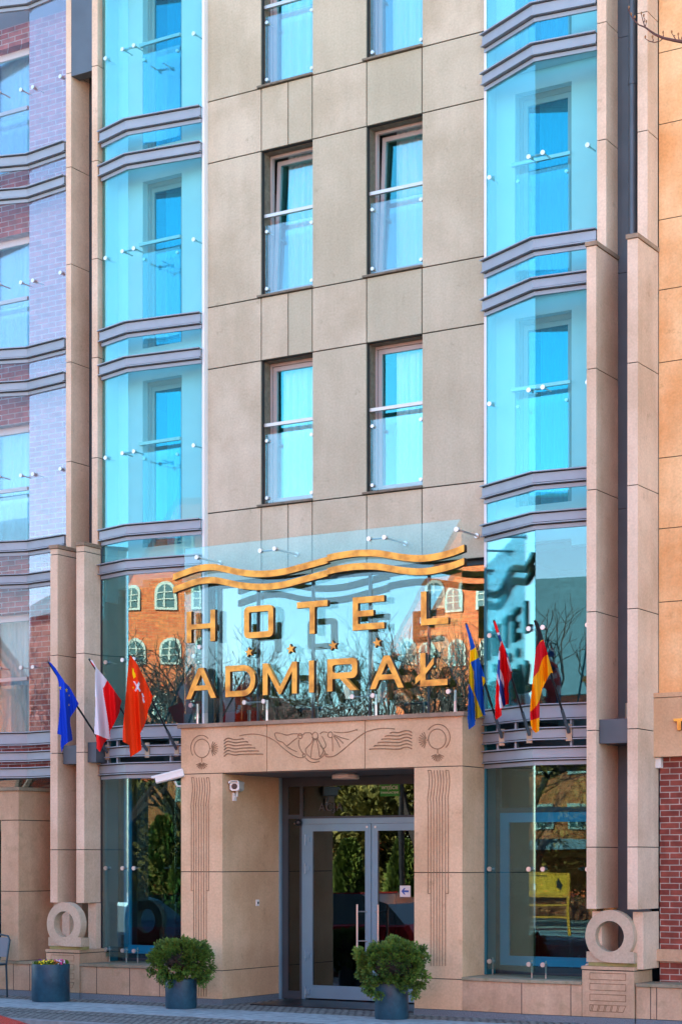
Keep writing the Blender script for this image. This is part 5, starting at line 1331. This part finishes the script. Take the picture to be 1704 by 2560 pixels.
# ------------------------------------------------------------------ cars
def car(x0, x1, yc, col, label, nose=-1):
    L = x1-x0; root = thing('parked_car', ((x0+x1)/2, yc, GZ-.13), label, 'car', 'cars parked along the kerb')
    G = GZ-.13; paint = plain('car_paint', col, .22, .3, spec=.6)
    # side profile (u from nose to tail, z)
    prof = [(0,.32),(.01,.55),(.05,.68),(.20,.80),(.30,.86),(.97,.88),(.995,.72),(1,.35)]
    cab = [(.27,.84),(.42,1.22),(.50,1.36),(.72,1.38),(.86,1.20),(.96,.86)]
    U = lambda u: x0+u*L if nose < 0 else x1-u*L
    W = .86
    mb = MB(); sec = [(-W,0),(-W,.0),(W,0)]
    n = len(prof)
    vs = []
    for y_, s_ in ((-W, .97), (-W*.92, 1), (W*.92, 1), (W, .97)):
        for u, z in prof: vs.append((U(.5+(u-.5)*s_), yc+y_, G+(z if s_ == 1 else .3+(z-.3)*.93)))
    fs = [tuple(range(n)), tuple(range(4*n-1, 3*n-1, -1))]
    for k in range(3):
        for i in range(n): fs.append((k*n+i, (k+1)*n+i, (k+1)*n+(i+1) % n, k*n+(i+1) % n))
    mb.add(vs, fs); mb.build('body', paint, root, smooth=True)
    mb = MB(); n = len(cab); vs = []
    for s_ in (-1, 1):
        for u, z in cab: vs.append((U(u), yc+s_*(W-.04-(z-.84)*.42), G+z))
    fs = [tuple(range(n)), tuple(range(2*n-1, n-1, -1))]+[(i, n+i, n+(i+1) % n, (i+1) % n) for i in range(n)]
    mb.add(vs, fs); mb.build('cabin_glass', M['pane_opp'], root)
    mb = MB()
    mb.add([(U(.49), yc-.60, G+1.365), (U(.49), yc+.60, G+1.365), (U(.73), yc+.60, G+1.392), (U(.73), yc-.60, G+1.392), (U(.49), yc-.60, G+1.33), (U(.49), yc+.60, G+1.33), (U(.73), yc+.60, G+1.35), (U(.73), yc-.60, G+1.35)], [(0,1,2,3),(7,6,5,4),(0,4,5,1),(1,5,6,2),(2,6,7,3),(3,7,4,0)])
    mb.build('roof', paint, root)
    for u in (.18, .80):
        for s_ in (-1, 1):
            c = MB(); disc_y(c, U(u), yc+s_*(W-.05), G+.32, .32, .2, 24); w_ = c.build('wheel', M['black'], root)
            c = MB(); disc_y(c, U(u), yc+s_*(W+.055), G+.32, .2, .02, 20); c.build('rim', M['steel_dull'], w_)
    for s_ in (-1, 1):
        MB().box(U(.012), U(.05), yc+s_*.72, yc+s_*.45, G+.58, G+.68).build('headlight', M['white'], root)
    return root
car(-18.9, -14.7, -6.2, (.55, .015, .03), 'dark red car parked in front of the hotel doors, seen mirrored in them')
car(-12.75, -8.53, -9.9, (.62, .0, .012), 'bright red car whose nose shows in the bottom left corner', 1)
car(-24.2, -19.6, -6.2, (.02, .06, .14), 'blue car parked behind the dark red one')
vn = car(-33.5, -29.0, -17.6, (.55, .55, .52), 'pale car on the far side of the road')
